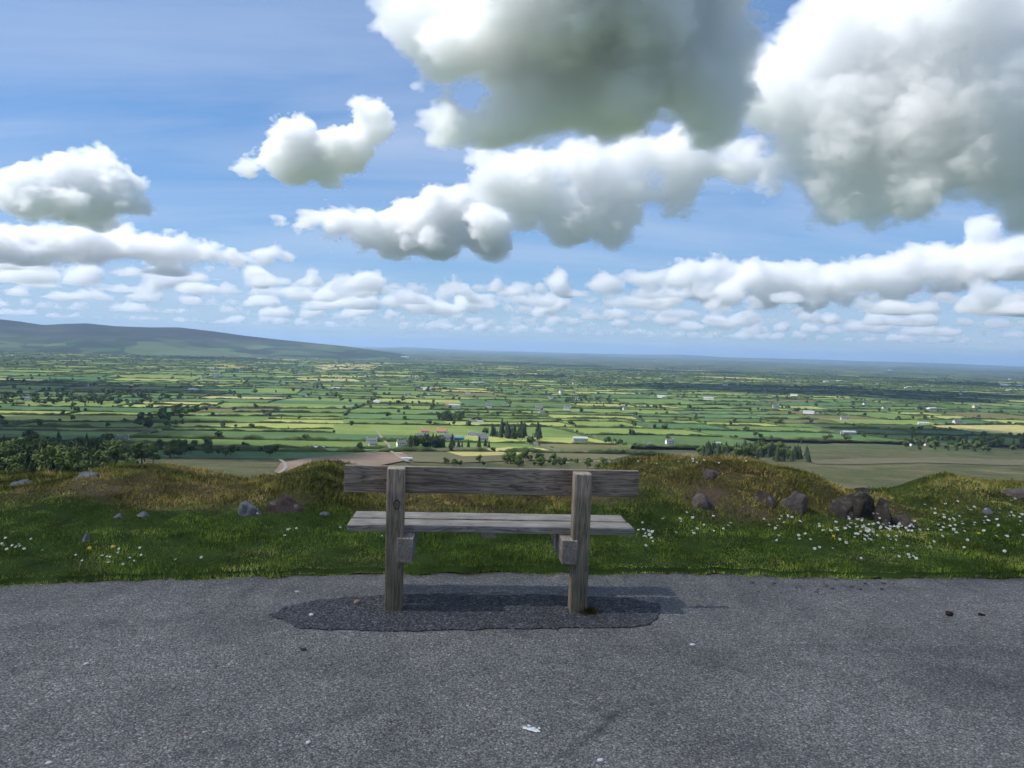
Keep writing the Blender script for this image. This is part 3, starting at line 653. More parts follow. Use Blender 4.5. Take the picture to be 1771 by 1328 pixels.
def field_mesh(c, name, lift=0.0):
    u0, u1, v0, v1 = c; nu = max(2, int((u1 - u0) / 35)); nv = max(2, int((v1 - v0) / 35))
    U, V = np.meshgrid(np.linspace(u0, u1, nu + 1), np.linspace(v0, v1, nv + 1)); X, Y = warp(U, V); Z = zv(X, Y) + lift
    idx = np.arange((nu + 1) * (nv + 1)).reshape(nv + 1, nu + 1)
    q = np.stack([idx[:-1, :-1], idx[:-1, 1:], idx[1:, 1:], idx[1:, :-1]], -1).reshape(-1, 4)
    return np.stack([X, Y, Z], -1).reshape(-1, 3), q
use = []
for c in cells:
    x, y = warp((c[0] + c[1]) / 2, (c[2] + c[3]) / 2); x, y = float(x), float(y)
    if y < 650 or y > FIELD_FAR or float(moor(x, y)) > 0.5 or abs(x) > 0.78 * y + 300: continue
    use.append((math.hypot(x, y), x, y, c))
use.sort(key=lambda t: (not in_view(t[1], t[2]), t[0]))
rest = [([], []) for _ in FM]
for i, (d, x, y, c) in enumerate(use):
    co, q = field_mesh(c, 'field'); mi = rnd.choices(range(len(FM)), FW)[0]
    if x / y > 0.3 and y < 1900 and mi in (2, 5): mi = 4
    if i < 290: link('field', mesh_np('field', co, q, True), ground, FM[mi])
    else: rest[mi][0].append(co); rest[mi][1].append(q)
co, fs, ms, off = [], [], [], 0
for mi, (cs, qs) in enumerate(rest):
    for a, b_ in zip(cs, qs): co.append(a); fs.append(b_ + off); ms.append(np.full(len(b_), mi)); off += len(a)
me = mesh_np('far_fields', np.concatenate(co), np.concatenate(fs), True)
for m in FM: me.materials.append(m)
me.polygons.foreach_set('material_index', np.concatenate(ms).astype(np.int32))
stuff(link('far_fields', me, ground))
print('fields', len(use), 'splits', len(splits), time.time() - T0)

hedge_m = leaf_mat('hedge_leaves', (0.022, 0.036, 0.012), (0.08, 0.105, 0.032))
blossom_m = leaf_mat('hawthorn_blossom', (0.04, 0.05, 0.025), (0.13, 0.14, 0.085))
def hedge_geo(P, step, hscale, seed):
    """bumpy hedge along polyline P (n,2)"""
    d = np.concatenate([[0], np.cumsum(np.hypot(*np.diff(P, axis=0).T))]); L = d[-1]
    n = max(2, int(L / step)); s = np.linspace(0, L, n + 1)
    x = np.interp(s, d, P[:, 0]); y = np.interp(s, d, P[:, 1]); z = zv(x, y)
    tx = np.gradient(x); ty = np.gradient(y); l = np.hypot(tx, ty) + 1e-6; nx, ny = -ty / l, tx / l
    r = np.random.default_rng(seed)
    h = hscale * (1.3 + 3.2 * np.clip(0.5 + vnoise(s / 23, s * 0, seed), 0, 1) + r.uniform(0, 1.3, n + 1)); w = 0.75 * h * r.uniform(0.6, 1.1, n + 1) + 0.6
    prof = [(-1.0, -0.1), (-0.95, 0.5), (-0.4, 0.95), (0.3, 1.0), (0.9, 0.55), (1.0, -0.1)]
    pts = []
    for a, b_ in prof:
        jx = r.uniform(-0.35, 0.35, n + 1) * w; jz = r.uniform(-0.22, 0.22, n + 1) * h * (b_ > 0)
        pts.append(np.stack([x + nx * (a * w + jx), y + ny * (a * w + jx), z + b_ * h + jz], -1))
    A = np.stack(pts, 1); k = len(prof); idx = np.arange((n + 1) * k).reshape(n + 1, k)
    q = np.stack([idx[:-1, :-1], idx[1:, :-1], idx[1:, 1:], idx[:-1, 1:]], -1).reshape(-1, 4)
    return A.reshape(-1, 3), q
hed = []
for a, b_ in splits:
    L = math.hypot(a[0] - b_[0], a[1] - b_[1]); n = max(1, int(L / 230))
    for i in range(n):
        t = np.linspace(i / n, (i + 1) / n, 8); X, Y = warp(a[0] + (b_[0] - a[0]) * t, a[1] + (b_[1] - a[1]) * t)
        mx_, my_ = X.mean(), Y.mean()
        if my_ < 650 or my_ > FIELD_FAR or float(moor(mx_, my_)) > 0.5 or abs(mx_) > 0.78 * my_ + 200: continue
        if rnd.random() < 0.06: continue
        dv = np.array([X[-1] - X[0], Y[-1] - Y[0]]); dv /= np.linalg.norm(dv)
        if my_ < 1750 and abs(dv[0] * my_ - dv[1] * mx_) / math.hypot(mx_, my_) < 0.16: continue
        hed.append((my_, mx_, np.stack([X, Y], -1)))
hed.sort(key=lambda t: (not in_view(t[1], t[0]), t[0]))
co, fs, off = [], [], 0; tree_pts = []
for i, (y, x, P) in enumerate(hed):
    sd = 1000 + i
    if i < 300:
        a, q = hedge_geo(P, 4.5, rnd.uniform(0.75, 1.25), sd)
        c0 = a.mean(0); o = link('hedgerow', mesh_np('hedgerow', a - c0, q), None, hedge_m if rnd.random() < 0.93 else blossom_m); o.location = c0
        col_ = px_of((x, y, -150.0))[0]; where = ('at the far left', 'left of the village', 'around the village', 'right of the village', 'at the far right')[min(4, max(0, int(col_ / W * 5)))]; dist_ = ('nearest', 'middle', 'further')[0 if y < 1900 else 1 if y < 2700 else 2]
        tag(o, f'bushy green hedgerow in the {dist_} fields {where}', 'hedgerow', f'hedgerows of the {dist_} fields {where}')
    else:
        a, q = hedge_geo(P, 9 if y < 4500 else 16, rnd.uniform(0.8, 1.3) * (1.0 if y < 4500 else 1.25), sd); co.append(a); fs.append(q + off); off += len(a)
    for _ in range(rnd.choice((0, 1, 1, 2, 3, 5))):
        k = rnd.randrange(len(P) - 1); t = rnd.random(); p = P[k] * (1 - t) + P[k + 1] * t; tree_pts.append((p[0], p[1], rnd.uniform(6, 14), 'b', 'hedge'))
o = stuff(link('distant_hedgerows', mesh_np('distant_hedgerows', np.concatenate(co), np.concatenate(fs)), None, hedge_m))
tag(o, 'dark hedgerows far out across the plain', 'hedgerows')
print('hedges', len(hed), time.time() - T0)

# bare peat field, access road
def ground_poly(name, px, m, lift, parent=None, sub=14):
    P = [ground_hit(x, y) for x, y in px]; bm = bmesh.new()
    vs_ = [bm.verts.new((p.x, p.y, 0)) for p in P]; bm.faces.new(vs_)
    bmesh.ops.triangulate(bm, faces=bm.faces[:])
    for _ in range(4): bmesh.ops.subdivide_edges(bm, edges=[e for e in bm.edges if e.calc_length() > 30], cuts=1, use_grid_fill=True); bmesh.ops.triangulate(bm, faces=bm.faces[:])
    for v in bm.verts: v.co.z = float(zv(v.co.x, v.co.y)) + lift
    bmesh.ops.recalc_face_normals(bm, faces=bm.faces[:])
    if bm.faces[0].normal.z < 0: bmesh.ops.reverse_faces(bm, faces=bm.faces[:])
    return link(name, bm_mesh(name, bm, True), parent, m)
bare_m = field_mat('bare_peat', (0.15, 0.112, 0.082)); scrub_m = field_mat('scrub', (0.085, 0.08, 0.042)); gold_m = field_mat('gorse_yellow', (0.27, 0.22, 0.05))
ground_poly('field', [(474, 818), (486, 802), (530, 794), (600, 788), (660, 783), (700, 786), (712, 796), (660, 806), (600, 815), (560, 830), (500, 830)], bare_m, 1.2, ground)
ground_poly('field', [(690, 778), (800, 774), (940, 776), (1060, 778), (1100, 786), (1060, 796), (900, 798), (780, 802), (716, 800), (700, 788)], scrub_m, 0.9, ground)
ground_poly('field', [(770, 782), (880, 775), (960, 777), (900, 788), (800, 791)], FM[5], 1.3, ground)
ground_poly('field', [(362, 629), (430, 634), (424, 638), (395, 636)], gold_m, 3.0, ground)
ground_poly('field', [(535, 634), (600, 629), (660, 632), (640, 640), (560, 640)], FM[5], 3.0, ground)
ground_poly('field', [(1400, 797), (1500, 793), (1640, 792), (1771, 796), (1771, 806), (1600, 801), (1480, 804), (1410, 803)], field_mat('pale_moor', (0.085, 0.078, 0.045)), 0.8, ground)
ground_poly('lake', [(1728, 664), (1850, 667), (1850, 670.5), (1730, 667)], plain('lake_water', (0.5, 0.55, 0.6), 0.15, 0.05), 4.0, ground)
road_m = plain('lane_gravel', (0.17, 0.155, 0.13), 0.9, 0.2, 0.3)
def lane(px, wd):
    P = [ground_hit(x, y) for x, y in px]; L = []
    for i in range(len(P) - 1):
        for t in np.linspace(0, 1, 9)[:-1]: L.append(P[i].lerp(P[i + 1], t))
    L.append(P[-1]); co = []
    for i, p in enumerate(L):
        d = (L[min(i + 1, len(L) - 1)] - L[max(i - 1, 0)]); d.z = 0; d.normalize(); nrm = Vector((-d.y, d.x, 0))
        for s in (-1, 1):
            c = p + nrm * wd * s; co.append((c.x, c.y, float(zv(c.x, c.y)) + 1.7))
    n = len(L); idx = np.arange(2 * n).reshape(n, 2)
    return struct(link('lane', mesh_np('lane', co, np.stack([idx[:-1, 0], idx[:-1, 1], idx[1:, 1], idx[1:, 0]], -1)[:, ::-1]), None, road_m))
lane([(652, 745), (660, 758), (672, 772), (674, 781), (690, 792), (706, 801)], 2.2)
lane([(606, 788), (640, 784), (672, 781)], 1.6)
lane([(484, 822), (494, 812), (492, 803), (484, 797)], 1.5)

# ------------------------------------------------------------------ trees
def crown_broad(seed, nq, leaf):
    r = np.random.default_rng(seed); lobes = [(0, 0, 0.60, 0.30)]
    for _ in range(7):
        a = r.uniform(0, 6.28); d = r.uniform(0.12, 0.28); lobes.append((d * math.cos(a), d * math.sin(a), r.uniform(0.36, 0.80), r.uniform(0.13, 0.23)))
    co = []; per = nq // len(lobes)
    for (x, y, z, R_) in lobes:
        v = r.normal(size=(per, 3)); v /= np.linalg.norm(v, axis=1)[:, None]; c = np.array([x, y, z]) + v * R_ * r.uniform(0.72, 1.05, (per, 1)) * np.array([1, 1, 0.9])
        t1 = np.cross(v, r.normal(size=(per, 3))); t1 /= np.linalg.norm(t1, axis=1)[:, None]; t2 = np.cross(v, t1); s = leaf * r.uniform(0.6, 1.3, (per, 1))
        tl = r.normal(size=(per, 3)) * 0.45 * s
        co.append(np.stack([c - t1 * s - t2 * s + tl, c + t1 * s - t2 * s, c + t1 * s + t2 * s - tl, c - t1 * s + t2 * s], 1).reshape(-1, 3))
    co = np.concatenate(co); return co, np.arange(len(co)).reshape(-1, 4)
def crown_conifer(seed, layers, k):
    r = np.random.default_rng(seed); co, f = [], []
    for i in range(layers):
        t = i / layers; z0 = 0.10 + 0.84 * t; R_ = 0.21 * (1 - t) ** 0.8 + 0.012; tip = len(co); co.append((0, 0, min(1.0, z0 + 0.26 * (1 - 0.5 * t))))
        a0 = r.uniform(0, 6.28)
        for j in range(k):
            a = a0 + 6.283 * j / k; q_ = R_ * (r.uniform(0.8, 1.25) if j % 2 else r.uniform(0.45, 0.7)); co.append((q_ * math.cos(a), q_ * math.sin(a), z0 - (0.04 if j % 2 else -0.02) + r.uniform(-0.02, 0.02)))
        for j in range(k): f.append((tip, tip + 1 + j, tip + 1 + (j + 1) % k, tip + 1 + (j + 1) % k))
    return np.array(co), np.array(f)
def tri_mesh(name, co, f):
    if f.shape[1] == 4 and (f[:, 2] == f[:, 3]).all(): f = f[:, :3]
    return mesh_np(name, co, f)
leaf_b = leaf_mat('broadleaf', (0.024, 0.042, 0.012), (0.095, 0.13, 0.035)); leaf_c = leaf_mat('conifer_needles', (0.012, 0.02, 0.011), (0.036, 0.054, 0.022))
bark = plain('bark', (0.06, 0.045, 0.035), 0.95, 0.3, 2.0)
def trunk_mesh(top):
    bm = bmesh.new(); bmesh.ops.create_cone(bm, cap_ends=True, segments=6, radius1=0.03, radius2=0.012, depth=top, matrix=Matrix.Translation((0, 0, top / 2)))
    for a in (0.5, 2.6, 4.4):
        bmesh.ops.create_cone(bm, cap_ends=False, segments=4, radius1=0.012, radius2=0.004, depth=0.3, matrix=Matrix.Translation((0.09 * math.cos(a), 0.09 * math.sin(a), top * 0.8)) @ Matrix.Rotation(a, 4, 'Z') @ Matrix.Rotation(0.7, 4, 'Y'))
    return bm_mesh('trunk', bm)
CB = [tri_mesh('crown', *crown_broad(50 + i, 1300, 0.022)) for i in range(6)]
CC = [tri_mesh('crown', *crown_conifer(80 + i, 16, 18)) for i in range(4)]
for m in CB: m.materials.append(leaf_b)
for m in CC: m.materials.append(leaf_c)
TB, TC = trunk_mesh(0.5), trunk_mesh(0.8)
for m in (TB, TC): m.materials.append(bark)
TEXT = {'hedge': ('broadleaf tree standing in a valley hedgerow', 'hedgerow trees in the valley'),
        'wood': ('leafy tree in the dense wood below the bank on the left', 'trees of the near left wood'),
        'copse': ('tree in the copse beside the dark green crop fields', 'trees of the mid left copse'),
        'belt': ('tall dark conifer in the shelter belt in front of the village', 'conifers of the village shelter belt'),
        'pines': ('tall dark conifer in the grove beside the white bungalow', 'conifers right of the village'),
        'far': ('dark conifer in the small plantation behind the red-roofed farm', 'conifers behind the red-roofed farm'),
        'block': ('dark conifer in the plantation at the edge of the moor', 'trees of the moor-edge plantation'),
        'blockb': ('broad leafy tree among the dark plantation at the moor edge', 'leafy trees of the moor-edge plantation'),
        'scrub': ('rounded bush or small tree on the rough ground behind the bench', 'bushes on the rough ground behind the bench'),
        'right': ('dark tree in the wood around the farm at the far right', 'trees around the right-hand farm'),
        'band': ('dark tree in the long wood far across the valley', 'trees of the far left wood')}
def scatter(key, poly, n, hr, kind, seed):
    r = random.Random(seed); xs_ = [p[0] for p in poly]; ys_ = [p[1] for p in poly]; c = 0
    while c < n:
        x, y = r.uniform(min(xs_), max(xs_)), r.uniform(min(ys_), max(ys_)); ins = False
        for i in range(len(poly)):
            (x1, y1), (x2, y2) = poly[i], poly[i - 1]
            if (y1 > y) != (y2 > y) and x < (x2 - x1) * (y - y1) / (y2 - y1) + x1: ins = not ins
        if not ins: continue
        p = ground_hit(x, y); tree_pts.append((p.x, p.y, 1.3 * r.uniform(*hr) * r.uniform(0.7, 1.1), r.choice('bbbc') if kind == 'm' else r.choice('cccb') if kind == 'c' else kind, key)); c += 1
scatter('wood', [(-30, 775), (60, 768), (160, 772), (260, 778), (300, 790), (240, 815), (170, 838), (60, 848), (-30, 850)], 150, (9, 17), 'm', 1)
scatter('copse', [(232, 735), (250, 715), (330, 702), (345, 712), (310, 735), (260, 748)], 40, (9, 15), 'b', 2)
scatter('wood', [(250, 782), (300, 770), (480, 782), (470, 792), (330, 795)], 34, (6, 12), 'b', 14)
scatter('belt', [(706, 776), (755, 776), (755, 772), (706, 772)], 26, (13, 18), 'c', 3)
scatter('belt', [(756, 775), (860, 775), (860, 772), (756, 772)], 18, (9, 15), 'c', 4)
scatter('pines', [(850, 757), (935, 763), (935, 757), (855, 750)], 34, (11, 24), 'c', 5)
scatter('far', [(758, 729), (800, 730), (800, 725), (758, 724)], 24, (12, 19), 'c', 6)
scatter('block', [(1208, 796), (1400, 800), (1400, 788), (1340, 782), (1220, 778)], 80, (11, 18), 'c', 7)
scatter('blockb', [(1290, 780), (1350, 782), (1350, 774), (1290, 772)], 14, (9, 13), 'b', 8)
scatter('scrub', [(770, 806), (1050, 812), (1050, 800), (930, 794), (860, 800), (770, 801)], 46, (4, 9), 'b', 9)
scatter('scrub', [(860, 806), (905, 806), (905, 800), (860, 800)], 5, (11, 15), 'b', 10)
scatter('right', [(1560, 780), (1771, 785), (1800, 770), (1660, 762), (1570, 766)], 70, (9, 16), 'm', 11)
scatter('band', [(0, 702), (240, 702), (320, 690), (200, 678), (0, 684)], 130, (9, 16), 'm', 12)
scatter('band', [(975, 697), (1060, 697), (1060, 688), (975, 690)], 40, (9, 15), 'c', 13)
r2 = random.Random(77)
rg = np.random.default_rng(77); Yt = 1300 + rg.random(6000) ** 0.8 * 9500; Xt = rg.uniform(-0.78, 0.78, 6000) * Yt      # woods, copses and lone trees across the plain
ok = (moor(Xt, Yt) < 0.4) & ((fbm(Xt / 700, Yt / 700, 3, 300) > 0.2) | (rg.random(6000) < 0.12))
for x, y in zip(Xt[ok].tolist(), Yt[ok].tolist()): tree_pts.append((x, y, r2.uniform(8, 15), 'b' if r2.random() < 0.8 else 'c', 'hedge'))
# the 300 that show largest become trees of their own
tree_pts.sort(key=lambda t: (not in_view(t[0], t[1], 20), -(t[2] + (6 if t[4] not in ('hedge', 'band') else 0)) / math.hypot(t[0], t[1])))
SB = [crown_broad(20 + i, 56, 0.11) for i in range(5)]; SC = [crown_conifer(30 + i, 5, 8) for i in range(3)]
bco, bf, cco, cf, bo, co_o = [], [], [], [], 0, 0
TZ = zv(np.array([t[0] for t in tree_pts]), np.array([t[1] for t in tree_pts])) - 0.4
for i, (x, y, h, kind, key) in enumerate(tree_pts):
    z = float(TZ[i]); a = r2.uniform(0, 6.28); wx = h * r2.uniform(0.85, 1.25)
    if i < 300:
        t = empty('broadleaf_tree' if kind == 'b' else 'conifer_tree', (x, y, z), a); t.scale = (wx, wx, h)
        lab, grp = TEXT[key]
        if kind == 'c' and 'leafy' in lab: lab = lab.replace('leafy tree', 'dark conifer')
        if kind == 'c' and key == 'hedge': lab = 'dark conifer standing among the valley fields'
        if key in ('wood', 'block', 'belt'):
            u = px_of((x, y, z))[0]; side = ('left', 'right')[u > {'wood': 110, 'block': 1300, 'belt': 745}[key]]; lab = lab + f', {side} part'; grp = grp + f', {side} part'
        if kind == 'b' and 'conifer' in lab: lab = lab.replace('tall dark conifer', 'leafy tree').replace('dark conifer', 'leafy tree'); grp = grp + ', leafy'
        tag(t, lab, 'tree', grp if kind == 'b' or key not in ('wood', 'hedge') else grp + ', conifers')
        link('trunk', TB if kind == 'b' else TC, t); link('crown', (CB if kind == 'b' else CC)[i % (6 if kind == 'b' else 4)], t)
    else:
        c, f = (SB[i % 5] if kind == 'b' else SC[i % 3]); ca_, sa_ = math.cos(a), math.sin(a)
        g = np.stack([x + wx * (c[:, 0] * ca_ - c[:, 1] * sa_), y + wx * (c[:, 0] * sa_ + c[:, 1] * ca_), z + h * c[:, 2]], -1)
        if kind == 'b': bco.append(g); bf.append(f + bo); bo += len(g)
        else: cco.append(g); cf.append(f[:, :3] + co_o); co_o += len(g)
o = stuff(link('distant_trees', mesh_np('distant_trees', np.concatenate(bco), np.concatenate(bf)), None, leaf_b)); tag(o, 'leafy trees scattered over the far plain', 'trees')
o = stuff(link('distant_conifers', mesh_np('distant_conifers', np.concatenate(cco), np.concatenate(cf)), None, leaf_c)); tag(o, 'dark conifers scattered over the far plain', 'trees')
print('trees', len(tree_pts), time.time() - T0)

# ------------------------------------------------------------------ houses
white = plain('white_render', (0.72, 0.71, 0.68), 0.8, 0.06); cream = plain('cream_render', (0.62, 0.55, 0.42), 0.8, 0.08); slate = plain('slate', (0.10, 0.10, 0.115), 0.6, 0.2)
redroof = plain('red_tiles', (0.33, 0.13, 0.085), 0.8, 0.2); bluem = plain('blue_sheeting', (0.05, 0.14, 0.20), 0.5, 0.15); greym = plain('grey_sheeting', (0.33, 0.34, 0.35), 0.5, 0.12); glassm = plain('window_glass', (0.03, 0.035, 0.045), 0.1, 0.1); doorm = plain('door_paint', (0.16, 0.05, 0.04), 0.5, 0.1)
def make_house(name, w, d, h, rh, wm, rm, chim=2, win=3, storeys=1):
    t = empty(name, (0, 0, 0)); bm = bmesh.new()
    v = [bm.verts.new(c) for c in ((-w/2,-d/2,-1.5),(w/2,-d/2,-1.5),(w/2,d/2,-1.5),(-w/2,d/2,-1.5),(-w/2,-d/2,h),(w/2,-d/2,h),(w/2,d/2,h),(-w/2,d/2,h),(-w/2,0,h+rh),(w/2,0,h+rh))]
    for q_ in ((0,1,5,4),(2,3,7,6),(1,2,6,9,5),(3,0,4,8,7)): bm.faces.new([v[i] for i in q_])
    link('wall', bm_mesh('wall', bm), t, wm)
    bm = bmesh.new(); o = 0.45; sl = rh / (d / 2)
    for s in (-1, 1):
        ze = h - o * sl
        a = [(-w/2-o, s*(d/2+o), ze+0.05), (w/2+o, s*(d/2+o), ze+0.05), (w/2+o, 0, h+rh+0.05), (-w/2-o, 0, h+rh+0.05)]
        lo = [bm.verts.new(c) for c in a]; hi = [bm.verts.new((c[0], c[1], c[2]+0.25)) for c in a]
        bm.faces.new(lo); bm.faces.new(hi)
        for i in range(4): bm.faces.new((lo[i], lo[(i+1)%4], hi[(i+1)%4], hi[i]))
    bmesh.ops.recalc_face_normals(bm, faces=bm.faces[:]); rf = link('roof', bm_mesh('roof', bm), t, rm)
    for i in range(chim):
        bm = bmesh.new(); x = (-1 if i == 0 else 1) * (w / 2 - 0.7); box(bm, x-0.45, x+0.45, -0.35, 0.35, h+rh-0.6, h+rh+1.3); link('chimney', bm_mesh('chimney', bm), rf, wm)
    for s in range(storeys):
        for i in range(win):
            x = -w/2 + w * (i + 0.5) / win; bm = bmesh.new()
            if i == win // 2 and s == 0: box(bm, x-0.55, x+0.55, -d/2-0.06, -d/2-0.003, 0, 2.1); link('door', bm_mesh('door', bm), t, doorm)
            else: box(bm, x-0.7, x+0.7, -d/2-0.05, -d/2-0.003, 0.9+2.7*s, 2.2+2.7*s); link('window', bm_mesh('window', bm), t, glassm)
    return t
KIND = {'bungalow': make_house('bungalow', 16, 8, 3.0, 2.8, white, slate, 2, 5), 'house': make_house('farmhouse', 13, 8, 5.6, 3.0, white, slate, 2, 5, 2), 'red': make_house('red_roofed_house', 15, 9, 3.4, 3.4, white, redroof, 1, 5),
        'cream': make_house('cream_house', 14, 8, 4.6, 3.0, cream, slate, 2, 3, 2), 'barn': make_house('farm_shed', 24, 12, 5.0, 2.2, greym, greym, 0, 0), 'blue': make_house('blue_shed', 15, 10, 6.0, 1.8, bluem, bluem, 0, 0), 'whitebarn': make_house('white_shed', 26, 10, 4.5, 2.0, white, greym, 0, 0)}
used_k = set()
def place_house(kind, px, py, rz, label, group=None, s=1.0):
    p = ground_hit(px, py); t = copy_tree(KIND[kind]) if kind in used_k else KIND[kind]; used_k.add(kind)
    t.location = (p.x, p.y, p.z + 0.3); t.rotation_euler = (0, 0, rz); t.scale = (s, s, s)
    tag(t, label, 'house' if kind not in ('barn', 'blue', 'whitebarn') else 'shed', group)
place_house('house', 213, 766, 0.3, 'white house standing alone among trees on the left of the valley')
place_house('red', 736, 748, 0.1, 'low red-roofed house left of its taller neighbour in the village')
place_house('red', 764, 749, -0.1, 'white farmhouse with bright red roof beside tall dark trees', s=1.15)
place_house('bungalow', 774, 760, 0.2, 'wide white bungalow with grey roof in the village centre', s=1.25)
place_house('blue', 794, 764, 0.1, 'bright blue shed at the front of the village')
place_house('bungalow', 818, 754, -0.25, 'white bungalow left of its twin on the green rise', s=1.05)
place_house('bungalow', 832, 755, 0.1, 'white bungalow right of its twin, beside the conifers', s=1.0)
place_house('house', 836, 765, 0.1, 'dark-roofed two-storey house in front of the twin bungalows', s=1.1)
place_house('house', 694, 772, 0.4, 'small white gabled house beside the lane junction', s=0.95)
place_house('cream', 727, 757, 0.1, 'cream cottage below the red-roofed farm', s=0.9)
place_house('bungalow', 748, 763, 0.1, 'low white house behind the conifer shelter belt', s=0.9)
place_house('bungalow', 643, 764, 0.0, 'white bungalow left of the lane at the village edge', s=0.95)
place_house('house', 645, 773, 0.3, 'grey-roofed house in front of the bungalow left of the lane', s=0.8)
place_house('whitebarn', 548, 778, 0.0, 'long low white shed beyond the bare peat field', s=0.7)
place_house('whitebarn', 703, 796, 0.2, 'small white shed at the end of the lane behind the bench', s=0.45)
place_house('bungalow', 818, 730, 0.0, 'white bungalow alone on a green field above the village', s=0.9)
place_house('whitebarn', 830, 730.5, 0.0, 'white shed beside the lone bungalow above the village', s=0.6)
place_house('barn', 1003, 763, 0.1, 'grey farm sheds among round trees right of the village', s=1.0)
place_house('house', 1158, 768, 0.2, 'grey-roofed house in the fields right of the bench', s=1.0)
place_house('bungalow', 1118, 770, 0.0, 'small white house left of the grey-roofed house', s=0.7)
place_house('bungalow', 1068, 768, 0.0, 'small white cottage furthest left in the line right of the bench', s=0.7)
place_house('whitebarn', 1240, 768, 0.1, 'white shed just behind the dark plantation', s=0.5)
place_house('barn', 1467, 752, 0.1, 'blue-grey farm sheds alone in the right-hand fields', s=1.2)
place_house('cream', 1605, 770, 0.0, 'pale house in the trees on the right', s=0.9)
place_house('house', 1578, 771, 0.3, 'white house left of the pale one in the trees on the right', s=0.8)
place_house('house', 45, 693, 0.2, 'grey house deep in the far left wood', s=1.2)
place_house('red', 777, 703, 0.0, 'red-roofed farm in the middle distance', s=1.4)
place_house('whitebarn', 786, 704, 0.1, 'white shed beside the middle distance red-roofed farm', s=1.2)
place_house('house', 375, 652, 0.0, 'large white house in front of a dark wood on the far left', s=2.2)
place_house('whitebarn', 700, 619.5, 0.0, 'very long white factory shed near the horizon', s=4.0)
place_house('whitebarn', 1540, 641, 0.0, 'long white shed far off on the right', s=2.5)
for i in range(95):
    px = r2.choice((r2.uniform(0, 1771), r2.gauss(790, 120), r2.gauss(1480, 170), r2.gauss(520, 100))); py = 604 + 0.03 * (px - 885) + r2.choice((r2.uniform(22, 60), r2.uniform(40, 110)))
    if not 0 < px < 1771: continue
    place_house(r2.choice(('bungalow', 'house', 'whitebarn', 'cream', 'bungalow')), px, py, r2.uniform(-0.6, 0.6), 'tiny pale house far out on the plain ' + ('below the left hills', 'left of the village', 'beyond the village', 'right of centre', 'toward the right edge')[min(4, int(px / W * 5))], 'far houses ' + ('below the left hills', 'left of the village', 'beyond the village', 'right of centre', 'toward the right edge')[min(4, int(px / W * 5))], r2.uniform(0.9, 1.5))
print('houses', time.time() - T0)

# ------------------------------------------------------------------ rocks
def rock(name, px, py, wpx, hpx, dpt, m, label, seed, Y=None, tilt=0.0, sharp=0.5, cat='rock', sink=0.7, group=None):
    d = ray(px, py + hpx / 2); k = np.linspace(4.5, 13, 400); pts = [CAM + d * t for t in k]
    X = np.array([p.x for p in pts]); Yv = np.array([p.y for p in pts]); Zv = np.array([p.z for p in pts])
    hit = np.nonzero(Zv < zb(X, Yv))[0]; p = pts[hit[0]] if len(hit) else pts[-1]
    s = (p - CAM).length / F; w, h = wpx * s / 2, 1.2 * hpx * s / 2
    bm = bmesh.new(); bmesh.ops.create_icosphere(bm, subdivisions=4, radius=1)
    r = random.Random(seed); planes = [(Vector((r.uniform(-1, 1), r.uniform(-1, 1), r.uniform(-0.4, 1))).normalized(), r.uniform(0.3, 0.72)) for _ in range(11)]
    so = Vector((seed * 3.7, seed * 1.3, seed * 2.1))
    for v in bm.verts:
        c = v.co.copy()
        for nrm, off in planes:
            e = c.dot(nrm) - off
            if e > 0: c -= nrm * e * (0.35 + 0.45 * sharp)
        c += c.normalized() * (0.13 * mnoise.noise(c * 2.2 + so) + 0.07 * mnoise.noise(c * 5 + so) + 0.035 * mnoise.noise(c * 11 + so))
        v.co = c
    xs_ = [v.co.x for v in bm.verts]; zs_ = [v.co.z for v in bm.verts]; fx = 2 / (max(xs_) - min(xs_)); fz = 2 / (max(zs_) - min(zs_))
    for v in bm.verts: v.co = Vector((v.co.x * fx * w, v.co.y * dpt / 2 * 1.1, v.co.z * fz * h * (1 + sink) - sink * h))
    o = link(name, bm_mesh(name, bm, True), None, m); c_ = at_y(px, py, p.y + dpt * 0.12); o.location = (c_.x, c_.y, c_.z - 0.38 * h); o.rotation_euler = (0, tilt, 0)
    return tag(o, label, cat, group)
grey_rock = rock_mat('grey_rock', (0.08, 0.078, 0.08), (0.22, 0.22, 0.23)); brown_rock = rock_mat('brown_rock', (0.03, 0.022, 0.018), (0.12, 0.085, 0.07), (0.2, 0.175, 0.165), 7.0)
out_rock = rock_mat('outcrop_rock', (0.02, 0.017, 0.013), (0.10, 0.083, 0.062), (0.14, 0.132, 0.10), 8.0); pink_rock = rock_mat('pinkish_rock', (0.06, 0.046, 0.038), (0.20, 0.155, 0.13), None, 12.0)
rock('rock', 422, 872, 36, 28, 0.2, grey_rock, 'smooth pale grey stone leaning in the turf, left of the dark boulder', 1, tilt=-0.6, sharp=0.8)
rock('rock', 511, 865, 86, 38, 0.3, brown_rock, 'dark brown wedge-shaped boulder left of the bench', 5, sharp=1.0)
rock('rock', 248, 888, 26, 11, 0.12, grey_rock, 'flat grey stone, right one of two below the left mound', 3)
rock('rock', 206, 890, 18, 10, 0.1, grey_rock, 'flat grey stone, left one of two below the left mound', 4)
rock('rock', 150, 926, 17, 18, 0.1, grey_rock, 'small grey stone alone in the green turf on the left', 6)
rock('rock', 36, 834, 50, 13, 0.3, grey_rock, 'flat grey stone on the crest at the far left', 7)
rock('rock', 155, 818, 40, 13, 0.25, grey_rock, 'grey stone showing through the top of the left mound', 8)
rock('rock', 1211, 862, 74, 36, 0.3, pink_rock, 'pinkish brown rough rock right of the bench', 9, sharp=0.7)
rock('rock', 1326, 856, 44, 32, 0.25, brown_rock, 'dark mossy rock left of the tall pinkish one', 10)
